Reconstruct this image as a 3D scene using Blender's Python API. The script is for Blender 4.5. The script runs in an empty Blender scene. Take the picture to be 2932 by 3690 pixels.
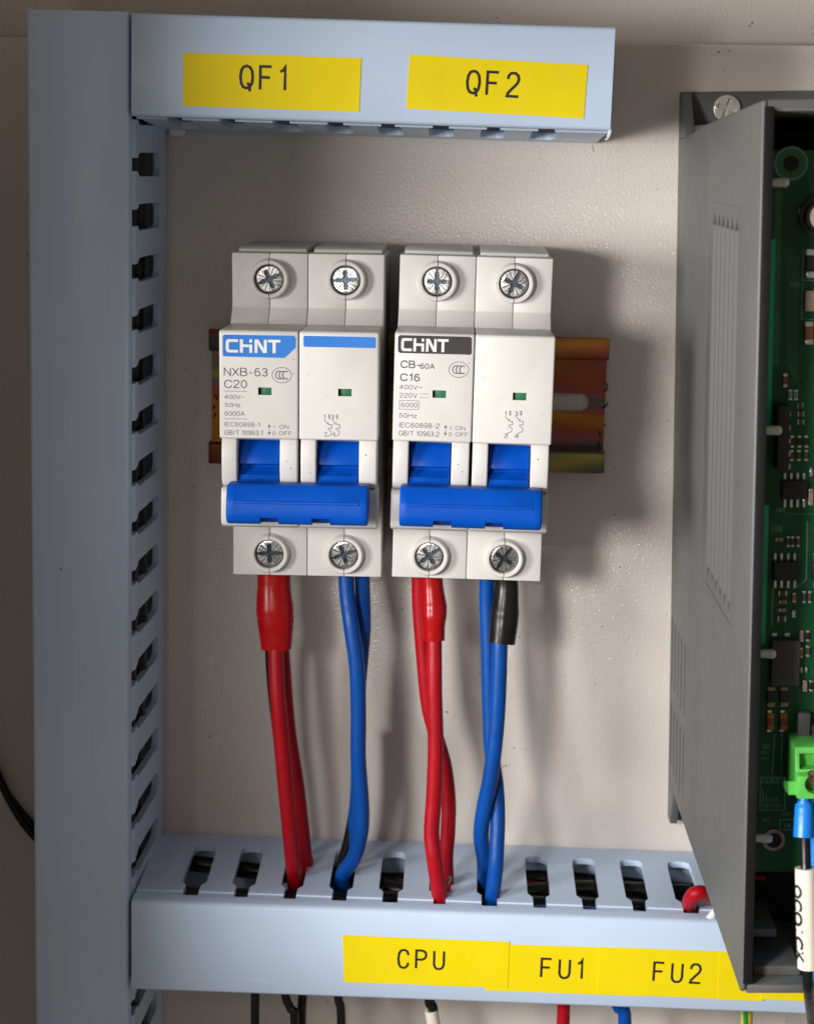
import bpy, bmesh, math, random
from mathutils import Vector, Matrix, noise as mnoise
random.seed(7)
scene = bpy.context.scene
col = scene.collection
MM = 0.001
R = math.radians

# ------------------------------------------------------------------ camera
# lengths below are millimetres: x right, z up, d towards the viewer from the mounting plate (world y = -d)
CAM = (-5.925, 62.975, 489.08)
ROT = ((0.9992639986759377, 0.02647580497427511, 0.027757750289596664),
       (-0.031184998136106132, 0.982067929258751, 0.18593030471840813),
       (-0.022337341861253572, -0.18665908515899562, 0.982170773891272))
FPX, PW, PH, CX, CY = 6798.935, 2932.0, 3690.0, 0.56, -5.66

def w(x, z, d):
    return Vector((x * MM, -d * MM, z * MM))

cd = bpy.data.cameras.new('camera')
cam = bpy.data.objects.new('camera', cd)
col.objects.link(cam)
cols = []
for i, s in ((0, 1), (1, 1), (2, -1)):
    r = ROT[i]
    cols.append(Vector((r[0], r[2], r[1])) * s)
m = Matrix((cols[0], cols[1], cols[2])).transposed().to_4x4()
m.translation = w(*CAM)
cam.matrix_world = m
cd.sensor_fit = 'VERTICAL'
cd.sensor_height = 24.0
cd.sensor_width = 24.0
cd.lens = FPX * 24.0 / PH
cd.shift_x = -CX / PH
cd.shift_y = CY / PH
cd.clip_start = 0.02
cd.clip_end = 10.0
cd.dof.use_dof = True
cd.dof.focus_distance = 0.432
cd.dof.aperture_fstop = 21.0
scene.camera = cam

# ------------------------------------------------------------------ world and lamps
world = bpy.data.worlds.new('World')
scene.world = world
world.use_nodes = True
bg = world.node_tree.nodes['Background']
bg.inputs['Color'].default_value = (1.0, 0.89, 0.775, 1)
bg.inputs['Strength'].default_value = 0.195

def aim(o, target):
    o.rotation_euler = (target - o.location).to_track_quat('-Z', 'Y').to_euler()

# hand lamp close to the cabinet, left of the camera
ld_ = bpy.data.lights.new('hand_lamp', 'SPOT')
ld_.energy = 3.9
ld_.color = (1.0, 0.985, 0.965)
ld_.shadow_soft_size = 0.028
ld_.spot_size = R(56)
ld_.spot_blend = 0.75
key = bpy.data.objects.new('hand_lamp', ld_)
col.objects.link(key)
key.location = w(-135, 40, 385)
aim(key, w(165, -90, 0))
# separate weak point lamp, added for glints on the plate left of the beam
ls_ = bpy.data.lights.new('added_glint_lamp', 'POINT')
ls_.energy = 0.10
ls_.color = (1.0, 0.9, 0.79)
ls_.shadow_soft_size = 0.015
glint_lamp = bpy.data.objects.new('added_glint_lamp', ls_)
col.objects.link(glint_lamp)
glint_lamp.location = w(-100, 42, 388)
# work lamp further to the left, outside the cabinet
l2 = bpy.data.lights.new('work_lamp', 'AREA')
l2.shape = 'DISK'
l2.size = 0.19
l2.energy = 3.8
l2.color = (1.0, 0.98, 0.955)
key2 = bpy.data.objects.new('work_lamp', l2)
col.objects.link(key2)
key2.location = w(-470, 35, 445)
aim(key2, w(-20, 0, 30))

scene.view_settings.view_transform = 'Standard'
scene.view_settings.look = 'None'
scene.view_settings.exposure = 0.0
scene.view_settings.gamma = 1.0
scene.view_settings.use_curve_mapping = False
scene.render.engine = 'CYCLES'
scene.render.resolution_x = 813
scene.render.resolution_y = 1024

# ------------------------------------------------------------------ pixel helper (directions of the photograph)
def ray(u, v):
    q = ((u - PW / 2 - CX) / FPX, -(v - PH / 2 - CY) / FPX, 1.0)
    a = [sum(ROT[i][j] * q[i] for i in range(3)) for j in range(3)]
    return (a[0], a[1], -a[2])

def at(u, v, d):
    r = ray(u, v)
    t = (d - CAM[2]) / r[2]
    return (CAM[0] + t * r[0], CAM[1] + t * r[1], d)

# ------------------------------------------------------------------ materials
def nd(nt, t, **kw):
    n = nt.nodes.new(t)
    for k, v in kw.items():
        setattr(n, k, v)
    return n

def mat(name, base, rough=0.5, metal=0.0, spec=0.5, var=0.06, vscale=60.0, bump=0.0, bscale=800.0,
        specks=0.0, speck_scale=220.0, speck_col=(0.03, 0.025, 0.02), rvar=0.08, coat=0.0, detail=4.0, scuff=0.0):
    m = bpy.data.materials.new(name)
    m.use_nodes = True
    nt = m.node_tree
    b = nt.nodes['Principled BSDF']
    b.inputs['Metallic'].default_value = metal
    b.inputs['Specular IOR Level'].default_value = spec
    b.inputs['Coat Weight'].default_value = coat
    b.inputs['Coat Roughness'].default_value = 0.15
    tc = nd(nt, 'ShaderNodeTexCoord')
    n1 = nd(nt, 'ShaderNodeTexNoise')
    n1.inputs['Scale'].default_value = vscale
    n1.inputs['Detail'].default_value = 5
    nt.links.new(tc.outputs['Object'], n1.inputs['Vector'])
    mr = nd(nt, 'ShaderNodeMapRange')
    mr.inputs['From Min'].default_value = 0.3
    mr.inputs['From Max'].default_value = 0.7
    mr.inputs['To Min'].default_value = 1.0 - var
    mr.inputs['To Max'].default_value = 1.0 + var
    nt.links.new(n1.outputs['Fac'], mr.inputs['Value'])
    hs = nd(nt, 'ShaderNodeHueSaturation')
    hs.inputs['Color'].default_value = (*base, 1)
    nt.links.new(mr.outputs['Result'], hs.inputs['Value'])
    out = hs.outputs['Color']
    if specks > 0:
        vo = nd(nt, 'ShaderNodeTexVoronoi')
        vo.inputs['Scale'].default_value = speck_scale
        nt.links.new(tc.outputs['Object'], vo.inputs['Vector'])
        n2 = nd(nt, 'ShaderNodeTexNoise')
        n2.inputs['Scale'].default_value = speck_scale * 0.23
        nt.links.new(tc.outputs['Object'], n2.inputs['Vector'])
        m2 = nd(nt, 'ShaderNodeMapRange')
        m2.inputs['From Min'].default_value = 0.5
        m2.inputs['From Max'].default_value = 0.75
        m2.inputs['To Min'].default_value = 0.0
        m2.inputs['To Max'].default_value = 0.16 * specks
        nt.links.new(n2.outputs['Fac'], m2.inputs['Value'])
        lt = nd(nt, 'ShaderNodeMath', operation='LESS_THAN')
        nt.links.new(vo.outputs['Distance'], lt.inputs[0])
        nt.links.new(m2.outputs['Result'], lt.inputs[1])
        sc = nd(nt, 'ShaderNodeMath', operation='MULTIPLY')
        sc.inputs[1].default_value = 0.75
        nt.links.new(lt.outputs[0], sc.inputs[0])
        mx = nd(nt, 'ShaderNodeMix', data_type='RGBA')
        nt.links.new(sc.outputs[0], mx.inputs[0])
        nt.links.new(out, mx.inputs[6])
        mx.inputs[7].default_value = (*speck_col, 1)
        out = mx.outputs[2]
    if scuff > 0:
        mp = nd(nt, 'ShaderNodeMapping')
        mp.inputs['Scale'].default_value = (26, 300, 900)
        mp.inputs['Rotation'].default_value = (0, R(4), 0)
        nt.links.new(tc.outputs['Object'], mp.inputs['Vector'])
        ns = nd(nt, 'ShaderNodeTexNoise')
        ns.inputs['Scale'].default_value = 1.0
        ns.inputs['Detail'].default_value = 3
        nt.links.new(mp.outputs['Vector'], ns.inputs['Vector'])
        ms_ = nd(nt, 'ShaderNodeMapRange')
        ms_.inputs['From Min'].default_value = 0.62
        ms_.inputs['From Max'].default_value = 0.75
        ms_.inputs['To Min'].default_value = 0.0
        ms_.inputs['To Max'].default_value = scuff
        nt.links.new(ns.outputs['Fac'], ms_.inputs['Value'])
        mx2 = nd(nt, 'ShaderNodeMix', data_type='RGBA')
        nt.links.new(ms_.outputs['Result'], mx2.inputs[0])
        nt.links.new(out, mx2.inputs[6])
        mx2.inputs[7].default_value = (0.72, 0.75, 0.80, 1)
        out = mx2.outputs[2]
    nt.links.new(out, b.inputs['Base Color'])
    r2 = nd(nt, 'ShaderNodeMapRange')
    r2.inputs['From Min'].default_value = 0.3
    r2.inputs['From Max'].default_value = 0.7
    r2.inputs['To Min'].default_value = max(0.03, rough - rvar)
    r2.inputs['To Max'].default_value = min(1.0, rough + rvar)
    n3 = nd(nt, 'ShaderNodeTexNoise')
    n3.inputs['Scale'].default_value = vscale * 3.1
    n3.inputs['Detail'].default_value = 6
    nt.links.new(tc.outputs['Object'], n3.inputs['Vector'])
    nt.links.new(n3.outputs['Fac'], r2.inputs['Value'])
    nt.links.new(r2.outputs['Result'], b.inputs['Roughness'])
    if bump > 0:
        nb = nd(nt, 'ShaderNodeTexNoise')
        nb.inputs['Scale'].default_value = bscale
        nb.inputs['Detail'].default_value = detail
        nt.links.new(tc.outputs['Object'], nb.inputs['Vector'])
        bp = nd(nt, 'ShaderNodeBump')
        bp.inputs['Strength'].default_value = 1.0
        bp.inputs['Distance'].default_value = bump * MM
        nt.links.new(nb.outputs['Fac'], bp.inputs['Height'])
        nt.links.new(bp.outputs['Normal'], b.inputs['Normal'])
    return m

M = {}
M['paint'] = mat('powder_coat', (0.69, 0.63, 0.58), 0.20, spec=0.5, var=0.03, vscale=25, bump=0.17, bscale=1400, rvar=0.05,
                 specks=1.0, speck_scale=420, detail=2.0)
M['pvc'] = mat('duct_pvc', (0.53, 0.655, 0.835), 0.40, var=0.045, vscale=22, bump=0.02, bscale=500, rvar=0.12, scuff=0.22, specks=0.7, speck_scale=240,
               speck_col=(0.12, 0.13, 0.15))
M['label'] = mat('label_film', (0.86, 0.68, 0.002), 0.42, spec=0.35, var=0.035, vscale=60, bump=0.06, bscale=140, rvar=0.12)
M['ink'] = mat('black_ink', (0.018, 0.016, 0.015), 0.5, var=0.2)
M['grey_ink'] = mat('grey_ink', (0.085, 0.08, 0.075), 0.6, var=0.15)
M['white'] = mat('breaker_plastic', (0.61, 0.595, 0.568), 0.42, var=0.02, vscale=40, bump=0.008, bscale=1500, specks=1.0, speck_scale=560,
                 speck_col=(0.12, 0.10, 0.085))
M['seam'] = mat('dark_gap', (0.02, 0.02, 0.02), 0.8)
M['blue_ink'] = mat('blue_ink', (0.010, 0.17, 0.60), 0.45, var=0.05)
M['logo_black'] = mat('logo_black', (0.028, 0.023, 0.022), 0.45, var=0.1)
M['logo_white'] = mat('logo_white', (0.74, 0.74, 0.73), 0.5, var=0.02)
M['handle'] = mat('handle_blue', (0.0, 0.064, 0.40), 0.42, spec=0.14, var=0.06, vscale=120, bump=0.01, bscale=1800, specks=0.25, speck_scale=500,
                  speck_col=(0.35, 0.42, 0.55))
M['green_flag'] = mat('green_flag', (0.008, 0.13, 0.045), 0.5, var=0.1)
M['steel'] = mat('screw_steel', (0.52, 0.50, 0.48), 0.27, metal=1.0, var=0.10, vscale=700, bump=0.006, bscale=900)
M['steel2'] = mat('mount_screw_steel', (0.80, 0.76, 0.71), 0.4, metal=0.6, var=0.12, vscale=700, bump=0.006, bscale=900)
M['recess_shade'] = mat('shaded_screw_cross', (0.06, 0.075, 0.09), 0.3, metal=0.9, var=0.3, vscale=900)  # shade and grime of the driver cross painted as a darker metal
M['red'] = mat('red_pvc', (0.37, 0.003, 0.010), 0.42, spec=0.25, var=0.08, vscale=120, bump=0.02, bscale=700)
M['red_sleeve'] = mat('red_sleeve', (0.38, 0.003, 0.005), 0.24, spec=0.3, var=0.08, vscale=150, bump=0.05, bscale=300)
M['blue'] = mat('blue_pvc', (0.001, 0.062, 0.31), 0.40, spec=0.25, var=0.1, vscale=150, bump=0.02, bscale=700, specks=0.3, speck_scale=260,
                speck_col=(0.05, 0.2, 0.55))
M['black'] = mat('black_pvc', (0.008, 0.008, 0.008), 0.3, spec=0.3, var=0.2, vscale=150, bump=0.02, bscale=700)
M['cream'] = mat('cream_tube', (0.78, 0.71, 0.60), 0.4, var=0.03, vscale=80)
M['yellowgreen'] = mat('earth_yellow', (0.62, 0.55, 0.03), 0.4)
M['earthgreen'] = mat('earth_green', (0.02, 0.25, 0.06), 0.4)
M['box'] = mat('drive_plastic', (0.108, 0.110, 0.108), 0.5, var=0.02, vscale=60, bump=0.003, bscale=1600, rvar=0.03, specks=0.45, speck_scale=330,
               speck_col=(0.35, 0.35, 0.34))
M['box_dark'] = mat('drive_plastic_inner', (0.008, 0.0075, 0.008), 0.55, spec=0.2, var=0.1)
M['pcb'] = mat('solder_mask', (0.007, 0.08, 0.029), 0.38, spec=0.3, var=0.25, vscale=180, bump=0.03, bscale=300)
M['pcb_track'] = mat('solder_mask_track', (0.013, 0.13, 0.046), 0.35, var=0.2, vscale=180)
M['margin_glow'] = mat('board_margin_glow', (0.0, 0.46, 0.19), 0.4, var=0.1)  # bare board margin, with light leaking through the vents painted into its green
M['fr4'] = mat('board_edge', (0.42, 0.42, 0.27), 0.7, var=0.1)
M['silk'] = mat('silkscreen', (0.16, 0.32, 0.26), 0.7, var=0.3, vscale=800)
M['chip'] = mat('chip_black', (0.012, 0.010, 0.010), 0.45, var=0.2)
M['chip_grey'] = mat('chip_grey', (0.06, 0.055, 0.06), 0.5, var=0.1)
M['solder'] = mat('solder', (0.62, 0.62, 0.60), 0.3, metal=0.85, var=0.2, vscale=900)
M['tan'] = mat('ceramic_tan', (0.36, 0.25, 0.18), 0.5, var=0.15, vscale=500)
M['brown'] = mat('ceramic_brown', (0.22, 0.07, 0.025), 0.5, var=0.15, vscale=500)
M['orange'] = mat('ceramic_orange', (0.42, 0.15, 0.02), 0.5, var=0.15, vscale=500)
M['gold'] = mat('gold_pin', (0.55, 0.36, 0.13), 0.35, metal=0.9, var=0.1)
M['nub'] = mat('nylon_white', (0.72, 0.72, 0.73), 0.4, var=0.03)
M['term_green'] = mat('terminal_green', (0.10, 0.47, 0.075), 0.4, var=0.05)
M['brass'] = mat('dull_brass', (0.30, 0.23, 0.15), 0.4, metal=0.9, var=0.25, vscale=700)
M['ferrule'] = mat('ferrule_blue', (0.006, 0.20, 0.72), 0.35, var=0.04)
M['pinkcap'] = mat('capacitor_top', (0.55, 0.42, 0.38), 0.5, metal=0.3, var=0.06)
M['debris'] = mat('dark_swarf', (0.03, 0.028, 0.025), 0.6, var=0.2)
M['burr'] = mat('plastic_burr', (0.68, 0.70, 0.72), 0.5, var=0.05)
M['copper'] = mat('copper_strand', (0.55, 0.28, 0.15), 0.35, metal=0.9, var=0.1)

def chromate():
    m = bpy.data.materials.new('yellow_chromate')
    m.use_nodes = True
    nt = m.node_tree
    b = nt.nodes['Principled BSDF']
    b.inputs['Metallic'].default_value = 0.92
    b.inputs['Roughness'].default_value = 0.28
    tc = nd(nt, 'ShaderNodeTexCoord')
    mp = nd(nt, 'ShaderNodeMapping')
    mp.inputs['Scale'].default_value = (7, 12, 62)
    nt.links.new(tc.outputs['Object'], mp.inputs['Vector'])
    n = nd(nt, 'ShaderNodeTexNoise')
    n.inputs['Scale'].default_value = 1.15
    n.inputs['Detail'].default_value = 1.2
    n.inputs['Distortion'].default_value = 0.6
    nt.links.new(mp.outputs['Vector'], n.inputs['Vector'])
    cr = nd(nt, 'ShaderNodeValToRGB')
    stops = [(0.26, (0.30, 0.14, 0.03)), (0.34, (0.27, 0.20, 0.05)), (0.40, (0.13, 0.15, 0.06)), (0.45, (0.11, 0.085, 0.09)), (0.50, (0.25, 0.075, 0.09)),
             (0.54, (0.26, 0.065, 0.035)), (0.60, (0.33, 0.15, 0.02)), (0.67, (0.30, 0.22, 0.05)), (0.75, (0.14, 0.17, 0.06))]
    el = cr.color_ramp.elements
    el[0].position, el[0].color = stops[0][0], (*stops[0][1], 1)
    el[1].position, el[1].color = stops[-1][0], (*stops[-1][1], 1)
    for p, c in stops[1:-1]:
        e = el.new(p)
        e.color = (*c, 1)
    nt.links.new(n.outputs['Fac'], cr.inputs['Fac'])
    nt.links.new(cr.outputs['Color'], b.inputs['Base Color'])
    return m
M['chromate'] = chromate()

# ------------------------------------------------------------------ mesh builder (coordinates in mm: x, z, d)
class MB:
    def __init__(s):
        s.v = []
        s.f = []
    def add(s, pts, faces):
        o = len(s.v)
        s.v += [(p[0] * MM, -p[2] * MM, p[1] * MM) for p in pts]
        s.f += [tuple(i + o for i in f) for f in faces]
        return s
    def prism(s, poly, axis, a0, a1):
        def pt(p, a):
            if axis == 'x': return (a, p[0], p[1])
            if axis == 'z': return (p[0], a, p[1])
            return (p[0], p[1], a)
        n = len(poly)
        pts = [pt(p, a0) for p in poly] + [pt(p, a1) for p in poly]
        fs = [tuple(range(n)), tuple(range(2 * n - 1, n - 1, -1))]
        fs += [(i, (i + 1) % n, (i + 1) % n + n, i + n) for i in range(n)]
        return s.add(pts, fs)
    def box(s, x0, x1, z0, z1, d0, d1):
        return s.prism([(x0, z0), (x1, z0), (x1, z1), (x0, z1)], 'd', d0, d1)
    def loft(s, rings, caps=True, closed=True):
        n = len(rings[0])
        pts = [p for r in rings for p in r]
        fs = []
        for k in range(len(rings) - 1):
            for i in range(n if closed else n - 1):
                j = (i + 1) % n
                fs.append((k * n + i, k * n + j, (k + 1) * n + j, (k + 1) * n + i))
        if caps:
            fs.append(tuple(range(n)))
            fs.append(tuple(range((len(rings) - 1) * n, len(rings) * n)))
        return s.add(pts, fs)
    def lathe(s, cx, cz, prof, seg=32, a0=0.0, a1=360.0, closed_profile=True):
        full = abs(a1 - a0 - 360) < 1e-6
        k = seg if full else seg + 1
        rings = []
        for i in range(k):
            a = R(a0 + (a1 - a0) * i / seg)
            rings.append([(cx + r * math.cos(a), cz + r * math.sin(a), d) for r, d in prof])
        if full:
            rings.append(rings[0])
            n = len(prof)
            pts = [p for r in rings[:-1] for p in r]
            fs = []
            for q in range(k):
                for i in range(n if closed_profile else n - 1):
                    j = (i + 1) % n
                    q2 = (q + 1) % k
                    fs.append((q * n + i, q * n + j, q2 * n + j, q2 * n + i))
            return s.add(pts, fs)
        return s.loft(rings, True)
    def disc(s, cx, cz, r, d0, d1, seg=32):
        return s.prism([(cx + r * math.cos(2 * math.pi * i / seg), cz + r * math.sin(2 * math.pi * i / seg)) for i in range(seg)], 'd', d0, d1)
    def tube(s, path, rad, seg=14, flat=1.0):
        P = [Vector(p) for p in path]
        if not isinstance(rad, (list, tuple)): rad = [rad] * len(P)
        rings = []
        ref = Vector((1, 0, 0))
        t0 = (P[1] - P[0]).normalized()
        if abs(t0.dot(ref)) > 0.8: ref = Vector((0, 1, 0))
        for i, p in enumerate(P):
            t = (P[min(i + 1, len(P) - 1)] - P[max(i - 1, 0)]).normalized()
            ref = (ref - t * ref.dot(t)).normalized()
            b = t.cross(ref)
            rings.append([tuple(p + (ref * math.cos(2 * math.pi * k / seg) + b * math.sin(2 * math.pi * k / seg) * flat) * rad[i]) for k in range(seg)])
        return s.loft(rings)
    def ribbon(s, pts, width, d0, d1, closed=False):
        n = len(pts)
        L, Rr = [], []
        for i in range(n):
            p = Vector(pts[i])
            a = Vector(pts[(i - 1) % n]) if (closed or i > 0) else None
            c = Vector(pts[(i + 1) % n]) if (closed or i < n - 1) else None
            n1 = None if a is None else (p - a).normalized()
            n2 = None if c is None else (c - p).normalized()
            if n1 is None: n1 = n2
            if n2 is None: n2 = n1
            q1 = Vector((-n1.y, n1.x)); q2 = Vector((-n2.y, n2.x))
            q = (q1 + q2)
            q = q.normalized() if q.length > 1e-6 else q1
            k = 1.0 / max(0.35, q.dot(q1))
            L.append(p + q * width / 2 * k); Rr.append(p - q * width / 2 * k)
        rings = [[(L[i].x, L[i].y, d0), (L[i].x, L[i].y, d1), (Rr[i].x, Rr[i].y, d1), (Rr[i].x, Rr[i].y, d0)] for i in range(n)]
        if closed:
            rings.append(rings[0])
            return s.loft(rings, False)
        return s.loft(rings)
    def mesh(s, name, bevel=0.0, seg=2, ang=35.0, smooth=True):
        me = bpy.data.meshes.new(name)
        me.from_pydata(s.v, [], s.f)
        bm = bmesh.new()
        bm.from_mesh(me)
        bmesh.ops.remove_doubles(bm, verts=bm.verts, dist=1e-8)
        bmesh.ops.recalc_face_normals(bm, faces=bm.faces)
        if bevel > 0:
            es = [e for e in bm.edges if len(e.link_faces) == 2 and e.calc_face_angle(0) > R(ang)]
            bmesh.ops.bevel(bm, geom=es, offset=bevel * MM, segments=seg, profile=0.5, affect='EDGES', clamp_overlap=True)
        bm.to_mesh(me)
        bm.free()
        if smooth:
            for p in me.polygons: p.use_smooth = True
            me.set_sharp_from_angle(angle=R(38))
        return me
    def build(s, name, m, parent=None, bevel=0.0, seg=2, ang=35.0, smooth=True):
        return obj(name, s.mesh(name, bevel, seg, ang, smooth), m, parent)

def obj(name, me, m, parent=None):
    o = bpy.data.objects.new(name, me)
    if m and not me.materials:
        me.materials.append(M[m] if isinstance(m, str) else m)
    col.objects.link(o)
    if parent is not None: o.parent = parent
    return o

def tag(o, label=None, cat=None, group=None, kind=None):
    if label: o['label'] = label
    if cat: o['category'] = cat
    if group: o['group'] = group
    if kind: o['kind'] = kind
    return o

def thing(name, label, cat, loc=(0, 0, 0), ccw=0.0, group=None):
    o = bpy.data.objects.new(name, None)
    o.empty_display_size = 0.01
    col.objects.link(o)
    o.location = w(*loc)
    o.rotation_euler = (0, -R(ccw), 0)
    return tag(o, label, cat, group)

def cut(o, cutter_mb):
    """real holes: boolean difference, applied"""
    c = cutter_mb.build('cutter', None, None)
    if o.parent is not None: c.parent = o.parent
    md = o.modifiers.new('b', 'BOOLEAN')
    md.operation = 'DIFFERENCE'
    md.solver = 'EXACT'
    md.object = c
    bpy.context.view_layer.update()
    dg = bpy.context.evaluated_depsgraph_get()
    me = bpy.data.meshes.new_from_object(o.evaluated_get(dg))
    o.modifiers.clear()
    old = o.data
    o.data = me
    bpy.data.objects.remove(c)
    bpy.data.meshes.remove(old)
    for p in me.polygons: p.use_smooth = True
    me.set_sharp_from_angle(angle=R(30))
    return o

def smooth_path(pts, n=8):
    """Catmull-Rom through the points"""
    P = [Vector(p) for p in pts]
    P = [P[0] * 2 - P[1]] + P + [P[-1] * 2 - P[-2]]
    out = []
    for i in range(1, len(P) - 2):
        a, b, c, d = P[i - 1], P[i], P[i + 1], P[i + 2]
        for k in range(n):
            t = k / n
            out.append(0.5 * ((2 * b) + (c - a) * t + (2 * a - 5 * b + 4 * c - d) * t * t + (3 * b - a - 3 * c + d) * t ** 3))
    out.append(P[-2])
    return [tuple(p) for p in out]

# ------------------------------------------------------------------ setting: cabinet
o = MB().prism([(-133.5, -420), (420, -420), (420, 96.9), (-133.5, 88.7)], 'd', -2.0, 0.0).build('mounting_plate', 'paint', bevel=0.5)
tag(o, 'beige textured metal mounting plate behind ducts and breakers', kind='structure')
o = MB().box(-180, 480, -420, 420, -16, -12).build('cabinet_back_wall', 'paint')
tag(o, 'beige cabinet back wall seen above the plate edge', kind='structure')
o = MB().box(-138, -134, -420, 420, -11.9, 124).build('cabinet_side_wall', 'paint', bevel=0.5)
tag(o, 'beige cabinet side wall left of the ducts', kind='structure')

# ------------------------------------------------------------------ wiring ducts
H = 47.7
NECK, WIDE = 3.6, 6.0
def duct(label, origin, ccw, length, width, pitch, first, lean_top, lean_bot):
    t = thing('wiring_duct', label, 'wiring duct', origin, ccw, 'blue grey wiring ducts on the mounting plate')
    # cover: front sheet with lips folded back on both edges
    W = width
    prof = [(0, 42.8), (0, H - 1.3), (-0.25, H - 0.5), (-0.9, H), (-W + 0.9, H), (-W + 0.25, H - 0.5), (-W, H - 1.3), (-W, 42.8),
            (-W + 1.2, 42.8), (-W + 1.2, H - 1.6), (-1.2, H - 1.6), (-1.2, 42.8)]
    MB().prism(prof, 'x', 0, length).build('cover', 'pvc', t)
    MB().box(0, length, -W + 1.0 - lean_bot, -1.0 + lean_top, 0.0, 1.6).build('base', 'pvc', t)
    n0 = math.ceil((0 - first) / pitch)
    slots = [first + pitch * k for k in range(n0, n0 + 60) if 2.6 < first + pitch * k < length - 2.6]
    for side, lean in ((1, lean_top), (-1, lean_bot)):
        z0 = -0.15 if side == 1 else -W + 0.15
        def off(d, inner=False):
            q = lean * (1 - d / 45.0)
            return z0 + side * (q - (1.7 if inner else 0.0))
        def slab(pl, mb):      # pl: polygon (along, d); sheet 1.7 mm thick, leaning
            n = len(pl)
            pts = [(a, off(d), d) for a, d in pl] + [(a, off(d, True), d) for a, d in pl]
            fs = [tuple(range(n)), tuple(range(2 * n - 1, n - 1, -1))] + [(i, (i + 1) % n, (i + 1) % n + n, i + n) for i in range(n)]
            return mb.add(pts, fs)
        # lower strip with the rounded slot roots
        pl = [(0, 1.6), (0, 13.0)]
        hw = WIDE / 2
        for sx in slots:
            for k in range(6):
                a = R(180 + 18 * k)
                pl.append((sx - hw + 2.2 + 2.2 * math.cos(a), 11.2 + 2.2 * math.sin(a)) if k else (sx - hw, 13.0))
            for k in range(6):
                a = R(270 + 18 * k)
                pl.append((sx + hw - 2.2 + 2.2 * math.cos(a), 11.2 + 2.2 * math.sin(a)) if k < 5 else (sx + hw, 13.0))
        pl += [(length, 13.0), (length, 1.6)]
        slab(pl, MB()).build('side_wall', 'pvc', t, smooth=True)
        # fingers
        ends = [None] + slots + [None]
        shared = None
        for i in range(len(ends) - 1):
            a, b = ends[i], ends[i + 1]
            l0 = 0.0 if a is None else a + WIDE / 2
            l1 = length if b is None else b - WIDE / 2
            if l1 - l0 < 0.8: continue
            h0 = l0 if a is None else a + NECK / 2
            h1 = l1 if b is None else b - NECK / 2
            std = a is not None and b is not None
            ox = (a if std else 0.0)
            if std and shared is not None:
                f = obj('finger', shared, 'pvc', t)
            else:
                pl2 = [(l0 - ox, 13.0), (l0 - ox, 34.0), (h0 - ox, 36.0), (h0 - ox, 42.9), (h0 - ox + 0.3, 45.6), (h1 - ox - 0.3, 45.6), (h1 - ox, 42.9), (h1 - ox, 36.0), (l1 - ox, 34.0), (l1 - ox, 13.0)]
                mb = slab(pl2, MB())
                # raised snap bead along the finger head
                bz = off(39.5)
                mb.prism([(bz - side * 0.6, 38.2), (bz + side * 0.38, 38.8), (bz + side * 0.30, 40.6), (bz - side * 0.6, 41.4)], 'x', h0 - ox + 0.02, h1 - ox - 0.02)
                me = mb.mesh('finger')
                f = obj('finger', me, 'pvc', t)
                if std: shared = me
            f.location = (ox * MM, 0, 0)
            f.rotation_euler = (0, 0, R(random.uniform(-0.6, 0.6)))
    return t

# left upright duct: local x runs down, local z runs to the right
dv = duct('tall upright blue grey wiring duct along the left side, slots facing the breakers', (-82.4, 92.6, 0), -90.1, 330, 23.5, 12.46,
          92.6 - 58.2, 1.9, 1.9)
du = duct('short horizontal blue grey duct above the breakers with QF1 and QF2 labels', (-81.7, 92.5, 0), -0.26, 109.9, 23.05, 12.43, -72.8 + 81.7, 0.6, 2.9)
dw = duct('horizontal blue grey duct below the breakers with CPU, FU1 and FU2 labels', (-81.9, -121.95, 0), 0.0, 300, 23.9, 12.62, -68.3 + 81.9, 0.75, 0.75)

# ------------------------------------------------------------------ lettering
def local_of(parent, p):
    """world mm point -> parent's local mm (x, z)"""
    lo = parent.location
    a = -parent.rotation_euler.y
    x, z = p[0] - lo.x / MM, p[1] - lo.z / MM
    return (x * math.cos(a) + z * math.sin(a), -x * math.sin(a) + z * math.cos(a))

GL = {
 'F': (0.52, [[(0.5, 1), (0, 1), (0, 0)], [(0.055, 0.53), (0.43, 0.53)]]),
 '1': (0.30, [[(0.0, 0.80), (0.13, 0.86), (0.22, 1.0), (0.22, 0.0)]]),
 '2': (0.55, [[(0.02, 0.74), (0.06, 0.90), (0.17, 1.0), (0.36, 1.0), (0.48, 0.90), (0.52, 0.74), (0.46, 0.57), (0.24, 0.34), (0.06, 0.14), (0.02, 0.0), (0.54, 0.0)]]),
 'C': (0.55, [[(0.53, 0.72), (0.49, 0.88), (0.39, 0.98), (0.27, 1.0), (0.13, 0.96), (0.04, 0.80), (0.0, 0.5), (0.04, 0.2), (0.13, 0.04), (0.27, 0.0), (0.39, 0.02), (0.49, 0.13), (0.53, 0.29)]]),
 'P': (0.52, [[(0, 0), (0, 1), (0.30, 1), (0.45, 0.94), (0.52, 0.83), (0.52, 0.68), (0.45, 0.56), (0.30, 0.49), (0.055, 0.49)]]),
 'U': (0.52, [[(0, 1), (0, 0.26), (0.05, 0.1), (0.16, 0.01), (0.26, 0), (0.36, 0.01), (0.47, 0.1), (0.52, 0.26), (0.52, 1)]]),
 'Q': (0.56, [[(0.28, 1.0), (0.13, 0.95), (0.04, 0.8), (0.0, 0.52), (0.04, 0.24), (0.13, 0.09), (0.28, 0.04), (0.42, 0.09), (0.52, 0.24), (0.56, 0.52), (0.52, 0.8), (0.42, 0.95), 'close'], [(0.30, 0.26), (0.40, 0.20), (0.44, -0.10)]]),
}
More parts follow.
